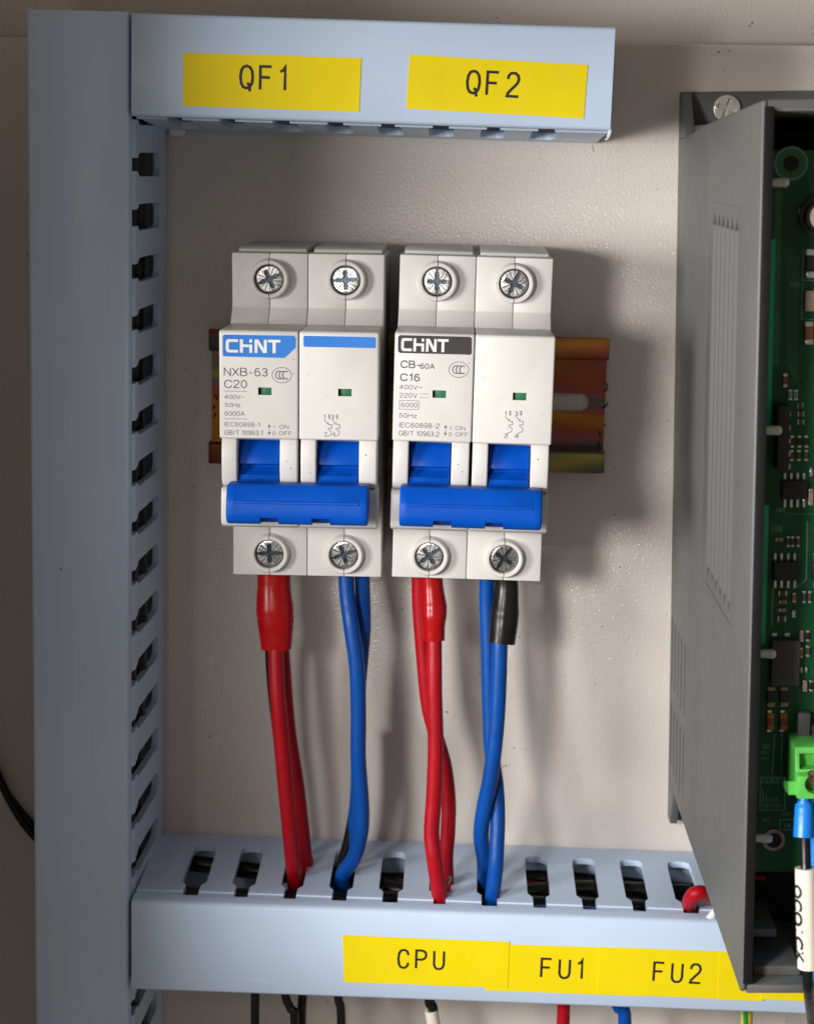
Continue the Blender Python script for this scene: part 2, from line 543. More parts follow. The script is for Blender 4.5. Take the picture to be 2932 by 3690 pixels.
def label_sticker(duct_o, quad, text, u, v, hgt, adv, tilt, lift, name='label'):
    """sticker: quad of photo points on the cover; text baseline-left at (u, v)"""
    P = [local_of(duct_o, at(a, b, H)) for a, b in quad]
    d0 = H + 0.01 + lift
    st = MB().prism(P, 'd', d0, d0 + 0.12).build('label', 'label', duct_o)
    if text:
        x, z = local_of(duct_o, at(u, v, H))
        mb = MB()
        ca, sa = math.cos(R(tilt)), math.sin(R(tilt))
        for i, ch in enumerate(text):
            wd, strokes = GL[ch]
            for si, s_ in enumerate(strokes):
                cl = s_[-1] == 'close'
                pts = []
                for q in (s_[:-1] if cl else s_):
                    gx, gz = i * adv + q[0] * hgt * 0.98, q[1] * hgt
                    pts.append((x + gx * ca - gz * sa, z + gx * sa + gz * ca))
                k = d0 + 0.14 + 0.012 * si
                mb.ribbon(pts, hgt * 0.122, k, k + 0.03, cl)
        mb.build('lettering', 'ink', st, smooth=False)
    return st

label_sticker(du, [(661, 190), (661, 382), (1294, 403), (1302, 209)], 'QF1', 866, 320, 5.15, 4.55, -0.2, 0)
label_sticker(du, [(1476, 197), (1464, 391), (2102, 427), (2117, 234)], 'QF2', 1680, 338, 5.15, 4.55, -1.5, 0)
label_sticker(dw, [(1235, 3369), (1240, 3537), (1829, 3559), (1834, 3393)], 'CPU', 1434, 3485, 4.75, 4.45, 0.0, 0.13)
label_sticker(dw, [(1748, 3400), (1748, 3568), (2310, 3589), (2322, 3418)], 'FU1', 1948, 3520, 4.9, 4.5, -0.3, 0)
label_sticker(dw, [(2159, 3411), (2150, 3580), (2612, 3598), (2620, 3428)], 'FU2', 2352, 3533, 4.9, 4.5, -0.6, 0.13)
label_sticker(dw, [(2590, 3430), (2585, 3600), (2747, 3605), (2752, 3436)], '', 0, 0, 1, 1, 0, 0.26)
label_sticker(dw, [(2740, 3432), (2738, 3598), (3250, 3620), (3250, 3452)], '', 0, 0, 1, 1, 0, 0.39)

def text_mesh(s, bold=False):
    c = bpy.data.curves.new('t', 'FONT')
    c.body = s
    c.size = 1.0
    c.offset = 0.03
    ob = bpy.data.objects.new('t', c)
    col.objects.link(ob)
    bpy.context.view_layer.update()
    me = bpy.data.meshes.new_from_object(ob.evaluated_get(bpy.context.evaluated_depsgraph_get()))
    bpy.data.objects.remove(ob)
    bpy.data.curves.remove(c)
    return me

def ell(cx, cz, rx, rz, n=16):
    return [(cx + rx * math.cos(2 * math.pi * k / n), cz + rz * math.sin(2 * math.pi * k / n)) for k in range(n)] + ['close']
SIX = [(0.45, 0.86), (0.38, 0.96), (0.27, 1), (0.12, 0.92), (0.03, 0.7), (0.01, 0.4), (0.06, 0.12), (0.2, 0), (0.36, 0.02), (0.48, 0.15), (0.5, 0.34), (0.43, 0.54), (0.27, 0.62), (0.12, 0.56)]
PF = {
 '0': (0.52, [ell(0.26, 0.5, 0.26, 0.5)]), '1': (0.34, [[(0.03, 0.76), (0.16, 0.86), (0.25, 1), (0.25, 0)]]), '2': GL['2'],
 '3': (0.52, [[(0.03, 0.8), (0.1, 0.95), (0.25, 1), (0.4, 0.94), (0.46, 0.78), (0.4, 0.6), (0.22, 0.53), (0.42, 0.45), (0.5, 0.27), (0.43, 0.07), (0.26, 0), (0.09, 0.06), (0.02, 0.22)]]),
 '4': (0.55, [[(0.4, 1), (0, 0.27), (0.55, 0.27)], [(0.4, 0), (0.4, 0.97)]]),
 '5': (0.52, [[(0.48, 1), (0.12, 1), (0.06, 0.55), (0.25, 0.64), (0.44, 0.55), (0.5, 0.33), (0.43, 0.09), (0.25, 0), (0.08, 0.06), (0.01, 0.22)]]),
 '6': (0.52, [SIX]), '8': (0.52, [ell(0.26, 0.76, 0.2, 0.24), ell(0.26, 0.27, 0.26, 0.27)]), '9': (0.52, [[(0.51 - a, 1 - b) for a, b in SIX]]),
 'A': (0.66, [[(0, 0), (0.33, 1), (0.66, 0)], [(0.12, 0.33), (0.54, 0.33)]]),
 'B': (0.6, [[(0, 0), (0, 1), (0.35, 1), (0.5, 0.92), (0.54, 0.76), (0.48, 0.6), (0.33, 0.53), (0.03, 0.53)], [(0.33, 0.53), (0.52, 0.46), (0.6, 0.28), (0.53, 0.08), (0.36, 0), (0.03, 0)]]),
 'C': (0.7, [[(a * 1.3, b) for a, b in GL['C'][1][0]]]), 'E': (0.57, [[(0.55, 1), (0, 1), (0, 0), (0.57, 0)], [(0.03, 0.53), (0.5, 0.53)]]), 'F': GL['F'],
 'G': (0.7, [[(0.66, 0.74), (0.55, 0.93), (0.36, 1), (0.15, 0.93), (0.02, 0.7), (0, 0.48), (0.05, 0.22), (0.18, 0.05), (0.38, 0), (0.56, 0.05), (0.68, 0.17), (0.68, 0.47), (0.4, 0.47)]]),
 'H': (0.6, [[(0, 0), (0, 1)], [(0.6, 0), (0.6, 1)], [(0.04, 0.53), (0.56, 0.53)]]), 'I': (0.1, [[(0.05, 0), (0.05, 1)]]), 'N': (0.58, [[(0, 0), (0, 1), (0.58, 0), (0.58, 1)]]),
 'O': (0.74, [ell(0.37, 0.5, 0.37, 0.5, 20)]), 'T': (0.6, [[(0, 1), (0.6, 1)], [(0.3, 0.96), (0.3, 0)]]), 'V': (0.64, [[(0, 1), (0.32, 0), (0.64, 1)]]), 'X': (0.6, [[(0, 1), (0.6, 0)], [(0.6, 1), (0, 0)]]),
 'z': (0.44, [[(0, 0.66), (0.42, 0.66), (0, 0), (0.44, 0)]]), '-': (0.36, [[(0.04, 0.38), (0.33, 0.38)]]), '~': (0.52, [[(0.02, 0.42), (0.14, 0.54), (0.26, 0.48), (0.38, 0.42), (0.5, 0.54)]]),
 '/': (0.28, [[(0, 0), (0.28, 1)]]), '.': (0.1, [[(0.05, 0), (0.05, 0.13)]]), ' ': (0.16, []),
}
def put_text(mb, s, x, z, wid, cap, d, bold=False):
    """printed characters, left baseline at (x, z), fitted to width and cap height in mm"""
    gap = 0.19
    tot = sum(PF[c_][0] for c_ in s) + gap * (len(s) - 1)
    sx = wid / tot if len(s) > 1 else cap
    a = 0.0
    sw = cap * (0.155 if bold else 0.115)
    for c_ in s:
        wd, strokes = PF[c_]
        for si, st_ in enumerate(strokes):
            cl = st_[-1] == 'close'
            pts = [(x + (a + q[0]) * sx, z + q[1] * (cap - sw) + sw / 2) for q in (st_[:-1] if cl else st_)]
            mb.ribbon(pts, sw, d - 0.02, d + 0.004 * si, cl)
        a += wd + gap

# ------------------------------------------------------------------ DIN rail
t = thing('din_rail', 'iridescent yellow zinc mounting rail behind the two breakers', 'mounting rail', (0, 0.0, 0), 0.30)
XL, XR = -68.8, 33.6
web = MB()
slots = [(-66 + 25 * k, -66 + 25 * k + 15) for k in range(0, 4)]
# bottom web with oval slots
web.box(XL, XR, -12.6, 12.6, 0.02, 1.05)
wo = web.build('rail_web', 'chromate', t)
c = MB()
for cxs in (-31, -6, 19.2):
    e = [(cxs + 8 + 2.35 * math.cos(R(a)), 2.35 * math.sin(R(a))) for a in range(-90, 91, 15)] + [(cxs - 8 + 2.35 * math.cos(R(a)), 2.35 * math.sin(R(a))) for a in range(90, 271, 15)]
    c.prism(e, 'd', -2, 4)
cut(wo, c)
for s in (1, -1):
    MB().prism([(s * 11.6, 1.05), (s * 12.6, 1.05), (s * 12.7, 6.0), (s * 13.2, 6.55), (s * 17.5, 6.55), (s * 17.5, 7.5), (s * 12.4, 7.5), (s * 11.75, 6.9)], 'x', XL, XR).build('rail_flange', 'chromate', t, bevel=0.32)

# ------------------------------------------------------------------ circuit breakers
DS, DF = 42.8, 68.2

def screw_head_mesh():
    o_ = MB().prism([(3.22 * math.cos(2 * math.pi * i / 40), 3.22 * math.sin(2 * math.pi * i / 40)) for i in range(40)], 'd', 0.0, 1.05).build('screw_head', 'steel', None, bevel=0.18)
    def rbox(a, L, wd, dp):
        ca, sa = math.cos(R(a)), math.sin(R(a))
        pl = [(-L, -wd), (L, -wd), (L, wd), (-L, wd)]
        return [(x * ca - z * sa, x * sa + z * ca) for x, z in pl], 1.05 - dp
    for a, L, wd, dp in ((0, 2.35, 0.52, 0.8), (90, 2.35, 0.52, 0.82), (0, 4.0, 0.36, 0.33), (45, 2.95, 0.10, 0.2), (135, 2.95, 0.10, 0.22), (22, 2.8, 0.07, 0.15), (68, 2.8, 0.07, 0.16), (112, 2.8, 0.07, 0.15), (158, 2.8, 0.07, 0.16)):
        pl, b = rbox(a, L, wd, dp)
        cut(o_, MB().prism(pl, 'd', b, 3))
    me = o_.data
    me.materials.append(M['recess_shade'])
    for p in me.polygons:
        c_ = p.center
        if -c_.y < 0.92 * MM and math.hypot(c_.x, c_.z) < 3.1 * MM and -c_.y > 0.05 * MM: p.material_index = 1
    bpy.data.objects.remove(o_)
    return me
SCREW = screw_head_mesh()

def arc(cx, cz, rx, rz, a0, a1, n=20):
    return [(cx + rx * math.cos(R(a0 + (a1 - a0) * i / n)), cz + rz * math.sin(R(a0 + (a1 - a0) * i / n))) for i in range(n + 1)]

def breaker(label, origin, ccw, kind):
    t = thing('circuit_breaker', label, 'circuit breaker', origin, ccw, 'two pole circuit breakers on the rail')
    body = [(-39, 3), (-39, DS), (-25.2, DS), (-23.2, 46.3), (22.2, 46.4), (25.8, DS), (38.6, DS), (38.6, 34.5), (37.6, 33), (37.6, 3), (18.2, 3), (18.2, 7.55), (-18.2, 7.55), (-18.2, 3)]
    half = None
    for k in (0, 1):
        X0 = 18.0 * k
        for hx in (0.06, 9.03):
            if half is None:
                mb = MB().prism(body, 'x', 0, 8.91)
                half = mb.mesh('housing_half', bevel=0.28)
            hh = obj('housing_half', half, 'white', t)
            hh.location = ((X0 + hx) * MM, 0, 0)
        MB().prism([(37.6, 6), (39.6, 6), (39.75, 34), (39.3, 36.3), (37.7, 36.3), (37.6, 34)], 'x', X0 + 0.9, X0 + 17.2).build('rear_rim', 'white', t, bevel=0.3)
        # front cover: face block, cheeks either side of the toggle, lower block
        fc = MB()
        fc.prism([(22.3, 46.5), (22.75, DF - 0.6), (22.3, DF), (-1.7, DF), (-2.0, DF - 1.9), (-2.0, 46.5)], 'x', X0 + 0.12, X0 + 17.88)
        face = fc.build('front_cover', 'white', t, bevel=0.45, seg=3)
        cut(face, MB().box(X0 + 8.85, X0 + 11.9, 8.25, 9.95, DF - 2.6, DF + 2))
        for (c0, c1) in ((0.3, 3.85), (13.55, 17.6)):
            cp = [(-1.9, 46.5), (-1.9, 65.6), (-3.5, 66.3), (-7, 66.6), (-11.2, 66.3), (-12.9, 65.4), (-13.3, 64.4), (-13.3, 46.5)]
            MB().prism(cp, 'x', X0 + c0, X0 + c1).build('cheek', 'white', t, bevel=0.4, seg=3)
        MB().prism([(-13.5, 46.5), (-13.5, 64.9), (-14.2, 65.7), (-20.6, 66.4), (-22.2, 65.6), (-22.9, 64.0), (-22.9, 46.5)], 'x', X0 + 0.05, X0 + 17.95).build('lower_cover', 'white', t, bevel=0.5, seg=3)
        # ledge above the toggle opening
        MB().prism([(-1.95, 60), (-1.95, 65.9), (-2.75, 63.2), (-2.75, 60)], 'x', X0 + 3.86, X0 + 13.54).build('ledge', 'white', t)
        MB().box(X0 + 3.86, X0 + 13.54, -13.4, -2.8, 46.6, 52).build('toggle_well', 'seam', t)
        # green position flag inside its window
        MB().box(X0 + 9.35, X0 + 11.88, 8.28, 9.92, DF - 2.4, DF - 0.75).build('indicator_flag', 'green_flag', face, bevel=0.08)
        MB().box(X0 + 8.87, X0 + 9.34, 8.27, 9.93, DF - 2.5, DF - 2.0).build('indicator_gap', 'seam', face)
        for z in (32.6, -33.4):
            rg = MB()
            for a in (90, 270):
                rg.lathe(X0 + 9, z, [(4.85, DS - 0.02), (4.55, DS + 2.0), (4.3, DS + 2.25), (3.75, DS + 2.25), (3.5, DS + 2.0), (3.42, DS - 0.02)], 24, a + 1.3, a + 178.7)
            rg.build('screw_collar', 'white', t, bevel=0.0)
            MB().disc(X0 + 9, z, 3.45, DS + 0.02, DS + 0.10).build('screw_well', 'seam', t)
            sh = obj('terminal_screw', SCREW, 'steel', t)
            sh.location = w(X0 + 9, z, DS + 0.14)
            ang = {(0, 0, 1): 24, (0, 1, 1): 4, (1, 0, 1): 91, (1, 1, 1): 66, (0, 0, 0): 2, (0, 1, 0): 20, (1, 0, 0): 38, (1, 1, 0): 58}[(kind, k, int(z > 0))]
            sh.rotation_euler = (R(random.uniform(-4, 4)), -R(ang), R(random.uniform(-4, 4)))
        # blue toggle barrel
        pf = [(-2.9, 52), (-2.85, 61.0), (-4.2, 62.6), (-6.2, 63.8), (-8.1, 64.4), (-8.45, 62.9), (-9.0, 62.7), (-9.6, 63.6), (-10.3, 64.3), (-10.5, 65.0), (-11.5, 65.4), (-11.7, 65.9), (-13.2, 66.6), (-13.2, 52)]
        MB().prism(pf, 'x', X0 + 4.1, X0 + 13.3).build('toggle', 'handle', t, bevel=0.12)
    # the handle bar joining both toggles, with two notches in its lower edge
    A = [(-11.7, 66.9), (-11.35, 70.5), (-11.4, 73.1), (-11.75, 73.65), (-14.75, 74.85), (-14.9, 75.2), (-15.25, 75.25), (-15.45, 75.0), (-17.6, 75.55), (-19.1, 75.3), (-20.1, 74.3), (-20.4, 73.0), (-20.4, 70.6), (-19.2, 68.5), (-17, 67.2)]
    A2 = [p for p in A]
    A2[5] = (-14.9, 74.9); A2[6] = (-15.25, 74.98)
    B = [((max(p[0], -18.5) if p[1] > 72.5 else p[0]), p[1]) for p in A]
    def sec(x, prof, sc=1.0):
        cz, cdd = -16.0, 71.5
        return [(x, cz + (p[0] - cz) * sc, cdd + (p[1] - cdd) * sc) for p in prof]
    xs = [(2.3, A2, 0.90), (2.45, A2, 0.96), (2.8, A2, 1), (4.0, A2, 1), (4.3, A, 1), (9.9, A, 1), (9.9, B, 1), (14.0, B, 1), (14.0, A, 1), (21.5, A, 1), (21.5, B, 1), (25.6, B, 1), (25.6, A, 1),
          (32.0, A, 1), (32.3, A2, 1), (33.6, A2, 1), (33.95, A2, 0.96), (34.1, A2, 0.90)]
    MB().loft([sec(*q) for q in xs]).build('handle_bar', 'handle', t)

    # print on the covers
    DT = DF + 0.03
    faces = [c_ for c_ in t.children if c_.name.startswith('front_cover')]
    f1, f2 = faces[0], faces[1]
    if kind == 0:
        OX, OY, OY2 = 720, 850, 1500
    else:
        OX, OY, OY2 = 1380, 850, 1500
    def L(a, b, oy=None):
        return local_of(t, at(OX + a * 0.40864, (OY if oy is None else oy) + b * 0.40864, DF))
    PX = 0.40864 / 15.87
    tm = MB()
    def T(s, a, b, wd, cap, oy=None, bold=False):
        x, z = L(a, b, oy)
        put_text(tm, s, x, z, wd * PX, cap * PX, DT, bold)
    def line(a0, a1, b, wd=4, oy=None):
        p, q = L(a0, b, oy), L(a1, b, oy)
        tm.box(p[0], q[0], p[1] - wd * PX / 2, p[1] + wd * PX / 2, DF + 0.01, DT)
    def ccc(a, b, rx, rz):
        x, z = L(a, b)
        tm.ribbon(arc(x, z, rx * PX, rz * PX, 0, 350, 35), 5 * PX, DF + 0.01, DT, True)
        for q in (-30, 0, 30):
            tm.ribbon(arc(x + q * PX + 6 * PX, z, 29 * PX, 34 * PX, 55, 305, 14), 9 * PX, DF + 0.01, DT + 0.004 * q / 30)
    def arrows(a, b0, b1):
        x, z0 = L(a, b0, OY2)
        x, z1 = L(a, b1, OY2)
        h = 26 * PX
        tm.box(x - 0.05, x + 0.05, z1 + h, z0 - h, DF + 0.01, DT)
        for zt, s_ in ((z0, -1), (z1, 1)):
            tm.prism([(x, zt), (x - 13 * PX, zt + s_ * h), (x + 13 * PX, zt + s_ * h)], 'd', DF + 0.01, DT)
    def logo(a0, a1, b0, b1, mb):
        """block capitals: C, H with dotted right stem, N, T"""
        x0, z0 = L(a0, b1)
        x1, z1 = L(a1, b0)
        sx, h = (x1 - x0) / 478.0, (z1 - z0) / 107.0
        def pl(pts, k=0.0):
            mb.prism([(x0 + p[0] * sx, z0 + p[1] * h) for p in pts], 'd', DF + 0.06, DF + 0.10 + k)
        pl([(108, 107), (20, 107), (4, 97), (0, 80), (0, 27), (4, 10), (20, 0), (108, 0), (108, 22), (36, 22), (27, 30), (27, 77), (36, 85), (108, 85)])
        pl([(124, 107), (151, 107), (151, 66), (232, 66), (232, 0), (206, 0), (206, 45), (151, 45), (151, 0), (124, 0)])
        pl([(206, 82), (232, 82), (232, 107), (206, 107)])
        pl([(252, 0), (252, 107), (286, 107), (333, 34), (333, 107), (358, 107), (358, 0), (325, 0), (277, 74), (277, 0)])
        pl([(368, 107), (478, 107), (478, 86), (436, 86), (436, 0), (409, 0), (409, 86), (368, 86)])
    if kind == 0:
        pts = [L(a, b) for a, b in ((215, 870), (830, 880), (846, 900), (846, 985), (748, 1077), (215, 1062), (202, 1048), (202, 885))]
        pn = MB().prism(pts, 'd', DF - 0.02, DF + 0.05).build('logo_panel', 'blue_ink', f1)
        lm = MB(); logo(230, 712, 917, 1027, lm)
        lm.build('logo_lettering', 'logo_white', f1, smooth=False)
        pts = [L(a, b) for a, b in ((925, 880), (1540, 893), (1552, 903), (1550, 988), (1538, 990), (925, 978), (914, 968), (914, 892))]
        MB().prism(pts, 'd', DF - 0.02, DF + 0.05).build('colour_bar', 'blue_ink', f2)
        T('NXB-63', 217, 1235, 378, 75); T('C20', 219, 1341, 192, 73)
        line(218, 417, 1368)
        T('400V~', 220, 1437, 172, 38); T('50Hz', 222, 1509, 135, 38); T('6000A', 222, 1585, 172, 40)
        line(220, 420, 1612)
        T('IEC60898-1', 220, 1680, 310, 40); T('GB/T 10963.1', 220, 163, 335, 42, OY2)
        T('I', 654, 109, 8, 34, OY2); T('ON', 700, 109, 80, 34, OY2); T('O', 641, 166, 38, 34, OY2); T('OFF', 700, 166, 110, 34, OY2)
        arrows(613, 68, 166)
        ccc(723, 1228, 85, 67)
        sy = [(1092, 1615, '1'), (1160, 1615, '3'), (1098, 1500 - 850 + 0, '2'), (1172, 0, '4')]
        s1, s3 = (1093, 1618), (1160, 1618)
        s2, s4 = (1098, 178), (1170, 178)
        step, top, bot = 70, 1580, 175
    else:
        pts = [L(a, b) for a, b in ((148, 875), (765, 890), (782, 905), (780, 1038), (765, 1048), (148, 1032), (131, 1018), (131, 890))]
        MB().prism(pts, 'd', DF - 0.02, DF + 0.05).build('logo_panel', 'logo_black', f1)
        lm = MB(); logo(158, 577, 912, 1014, lm)
        lm.build('logo_lettering', 'logo_white', f1, smooth=False)
        T('CB-', 157, 1165, 165, 68, bold=True); T('60A', 327, 1172, 122, 48, bold=True); T('C16', 153, 1280, 165, 68, bold=True)
        T('400V~', 145, 1352, 195, 42); T('220V', 145, 1425, 153, 42)
        line(318, 403, 1393)
        for a in (318, 348, 380): line(a, a + 22, 1426)
        T('6000', 160, 1510, 138, 42)
        p, q = L(143, 1527), L(314, 1455)
        tm.ribbon([(p[0], p[1]), (q[0], p[1]), (q[0], q[1]), (p[0], q[1])], 4 * PX, DF + 0.01, DT, True)
        T('50Hz', 140, 1603, 153, 42)
        T('IEC60898-2', 140, 98, 352, 45, OY2); T('GB/T 10963.2', 138, 170, 352, 45, OY2)
        T('I', 594, 122, 8, 36, OY2); T('ON', 637, 122, 82, 36, OY2); T('O', 577, 176, 38, 36, OY2); T('OFF', 637, 178, 110, 36, OY2)
        arrows(548, 75, 172)
        ccc(667, 1180, 86, 68)
        s1, s3 = (1072, 1588), (1163, 1588)
        s2, s4 = (1065, 192), (1160, 194)
        step, top, bot = 95, 1550, 192
    tm.build('printed_text', 'grey_ink', f1, smooth=False)
    # wiring symbol on the second pole
    tm = MB()
    T('1', s1[0], s1[1], 18, 42); T('3', s3[0], s3[1], 26, 42); T('2', s2[0], s2[1], 28, 40, OY2); T('4', s4[0], s4[1], 28, 40, OY2)
    for k in (0, 1):
        a0 = s1[0] + 40 + step * k
        x, zt = L(a0 + 8, s1[1] - 40)
        _, zb = L(a0, bot, OY2)
        g = PX
        zs = zt - 40 * g
        # cross, contact blade, thermal step, magnetic arc
        tm.box(x - 2.5 * g, x + 2.5 * g, zs, zt + 6 * g, DF + 0.01, DT)
        for dz in (0, 13, 26):
            tm.box(x - 12 * g, x - 2.6 * g, zt - (dz + 4) * g, zt - dz * g, DF + 0.01, DT)
            tm.box(x + 2.6 * g, x + 12 * g, zt - (dz + 4) * g, zt - dz * g, DF + 0.01, DT)
        y = zs - 4 * g
        tm.ribbon([(x - 44 * g, y), (x - 12 * g, y - 36 * g)], 5 * g, DF + 0.01, DT)
        y2 = y - 32 * g
        tm.ribbon([(x - 8 * g, y2 + 10 * g), (x - 8 * g, y2 - 10 * g), (x + 22 * g, y2 - 10 * g), (x + 22 * g, y2 - 42 * g), (x - 8 * g, y2 - 42 * g), (x - 8 * g, y2 - 56 * g)]
                  + arc(x - 4 * g, y2 - 84 * g, 24 * g, 26 * g, 80, -80, 10) + [(x - 18 * g, y2 - 116 * g), (x - 18 * g, zb)], 5 * g, DF + 0.01, DT)
    tm.build('wiring_symbol', 'grey_ink', f2, smooth=False)
    return t

b1 = breaker('white two pole circuit breaker with blue logo panel, marked NXB-63 C20', (-58.43, 0.0, 0), 0.777, 0)
b2 = breaker('white two pole circuit breaker with black logo panel, marked CB-60A C16', (-19.385, 0.666, 0), 0.0, 1)

# ------------------------------------------------------------------ cables
def px_path(rows, ox=800.0, oy=2050.0, k=0.64215):
    return [at(ox + a * k, oy + b * k, d) for a, b, d in rows]

def cable(label, rows, r, m, group=None, name='cable', extra_start=None, extra_end=None, seg=16, cat='cable'):
    pts = px_path(rows)
    if extra_start: pts = extra_start + pts
    if extra_end: pts = pts + extra_end
    path = smooth_path(pts, 8)
    # slight hand-bent irregularity
    q = []
    for i, p in enumerate(path):
        n = mnoise.noise_vector(Vector(p) * 0.06)
        q.append((p[0] + n.x * 0.12, p[1], p[2] + n.z * 0.12))
    o_ = MB().tube(q, r, seg).build(name, m)
    return tag(o_, label, cat, group)

def sleeve(parent, rows, rad, m, flat=1.0, sub='sleeve'):
    pts = smooth_path(px_path(rows), 6)
    n = len(pts)
    rr = []
    for i in range(n):
        f = i / (n - 1) * (len(rad) - 1)
        j = min(int(f), len(rad) - 2)
        rr.append(rad[j] + (rad[j + 1] - rad[j]) * (f - j))
    o_ = MB().tube(pts, rr, 24, flat).build(sub, m, parent)
    return o_

# first breaker, left terminal: two red conductors in one wide red sleeve, a black one behind
c1 = cable('front red cable under the NXB-63 breaker, wearing a wide red sleeve',
           [(305, 20, 30), (300, 250, 31), (303, 480, 33), (318, 800, 35), (343, 1100, 35), (372, 1400, 34), (397, 1640, 31)], 1.97, 'red',
           extra_end=[(-43.0, -121.5, 28), (-42.6, -129, 24), (-40, -134, 20)])
sleeve(c1, [(292, 20, 30), (292, 130, 30.5), (297, 230, 31), (302, 330, 31.5), (304, 452, 32)], [4.15, 4.15, 4.45, 4.7, 4.6, 4.2, 3.75], 'red_sleeve', 0.72)
cable('rear red cable under the NXB-63 breaker, bowing to the right', [(330, 380, 28), (345, 560, 28), (372, 900, 28), (418, 1200, 27), (447, 1450, 25), (462, 1590, 22)], 1.9, 'red',
      extra_end=[(-40.6, -121.5, 20), (-41.4, -128, 17), (-44, -134, 14)])
cable('thin black cable hidden behind the wide red sleeve', [(275, 380, 26), (268, 470, 25), (283, 700, 23), (318, 1000, 21), (362, 1300, 20), (410, 1560, 17)], 1.2, 'black',
      extra_end=[(-43.5, -121.5, 15), (-42, -129, 12)])
# first breaker, right terminal: two blue conductors, one black behind
cable('front blue cable under the NXB-63 breaker, curving left into its slot', [(695, 10, 31), (702, 150, 32), (727, 340, 34), (757, 560, 35), (764, 800, 35), (764, 1050, 35), (783, 1320, 34), (778, 1480, 32), (738, 1620, 29)], 1.97, 'blue',
      extra_end=[(-30.6, -121.6, 26), (-31.5, -128, 22), (-36, -133, 18)])
cable('rear blue cable twisted behind the front blue one of the NXB-63 breaker', [(785, 10, 28), (790, 180, 28), (792, 330, 28), (782, 480, 28), (765, 700, 28), (762, 1000, 27), (760, 1250, 25), (735, 1480, 23), (700, 1600, 21)], 1.9, 'blue',
      extra_end=[(-31.2, -122, 19), (-31, -130, 15)])
cable('thin black cable crossing behind the bent foot of a blue cable', [(775, 900, 20), (768, 1150, 21), (742, 1350, 23), (715, 1500, 23), (675, 1640, 21)], 1.5, 'black',
      extra_end=[(-31.9, -122, 19.5), (-32.5, -130, 15)])
# second breaker, left terminal
c4 = cable('front red cable under the CB-60A breaker, wearing a narrow glossy sleeve',
           [(1182, 10, 31), (1184, 200, 32), (1187, 420, 34), (1190, 680, 36), (1199, 980, 37), (1187, 1280, 38), (1176, 1480, 39), (1192, 1640, 40)], 1.97, 'red',
           extra_end=[(-5.4, -121.6, 38.5), (-5.0, -128, 34), (-3, -134, 28)])
sleeve(c4, [(1172, 20, 31), (1180, 130, 31.5), (1186, 210, 32), (1186, 290, 33), (1187, 400, 33.5)], [2.75, 2.8, 3.05, 3.35, 3.3, 2.85, 2.75], 'red_sleeve')
cable('rear red cable under the CB-60A breaker, crossing behind to the right', [(1103, 10, 28), (1108, 240, 28), (1128, 480, 28.5), (1158, 760, 29), (1205, 950, 29), (1245, 1100, 29), (1270, 1300, 29.5), (1267, 1480, 30), (1255, 1620, 30)], 1.9, 'red',
      extra_end=[(-3.7, -121.6, 29), (-4.6, -128, 26), (-8, -134, 22)])
# second breaker, right terminal
c5 = cable('front blue cable under the CB-60A breaker, wearing a black sleeve',
           [(1592, 10, 31), (1593, 120, 31.3), (1584, 240, 32), (1572, 330, 33), (1557, 420, 34), (1551, 620, 35), (1538, 880, 36), (1508, 1150, 36), (1467, 1360, 35), (1452, 1500, 33), (1470, 1640, 29)], 1.97, 'blue',
           extra_end=[(6.2, -121.6, 25), (7.2, -128, 21), (10, -134, 17)])
sleeve(c5, [(1592, 20, 31.2), (1594, 120, 31.5), (1585, 240, 32.2), (1578, 320, 33.2), (1568, 418, 34)], [2.95, 2.95, 3.15, 3.6, 3.6, 3.45, 3.35], 'black')
cable('rear blue cable under the CB-60A breaker, beside the black sleeve', [(1487, 10, 28), (1485, 200, 28), (1492, 480, 29), (1498, 760, 30), (1508, 1000, 31), (1538, 1220, 32), (1546, 1400, 34), (1541, 1540, 36), (1534, 1680, 37.5)], 1.9, 'blue',
      extra_end=[(8.0, -122, 36.5), (7.4, -128, 32), (4, -134, 26)])
# small copper strand at a slot
MBs = MB().tube(smooth_path([at(1400 + a * 0.7005, 2900 + b * 0.7005, 35) for a, b in ((300, 405), (308, 390), (314, 372))], 4), 0.55, 8)
tag(MBs.build('copper_strand', 'copper'), 'tiny bare copper end poking out of the slot below red cables', 'copper strand')

# cables lying inside the lower duct
def run(label, pts, r, m, cat='cable', group='cables lying inside the lower duct'):
    return tag(MB().tube(smooth_path(pts, 8), r, 12).build('cable', m), label, cat, group)
run('black cable lying along the lower duct floor', [(-75, -127, 8), (-30, -130, 9), (20, -128, 8), (70, -130, 9), (130, -129, 9)], 2.2, 'black')
run('dark red cable lying along the lower duct', [(-38, -134, 18), (0, -134, 13), (14, -129, 12), (40, -132, 12), (70, -133, 13), (130, -130, 13)], 2.0, 'red')
run('blue cable lying along the lower duct behind its cover', [(8, -136, 26), (17, -127.5, 34), (30, -126.5, 35), (45, -127, 35), (56, -129, 33), (75, -134, 30), (130, -136, 28)], 2.0, 'blue')
run('black cable lying along the lower duct above the blue one', [(-20, -127, 21), (10, -129, 25), (20, -128, 26), (48, -128, 26), (90, -129, 25), (130, -129, 25)], 2.2, 'black')

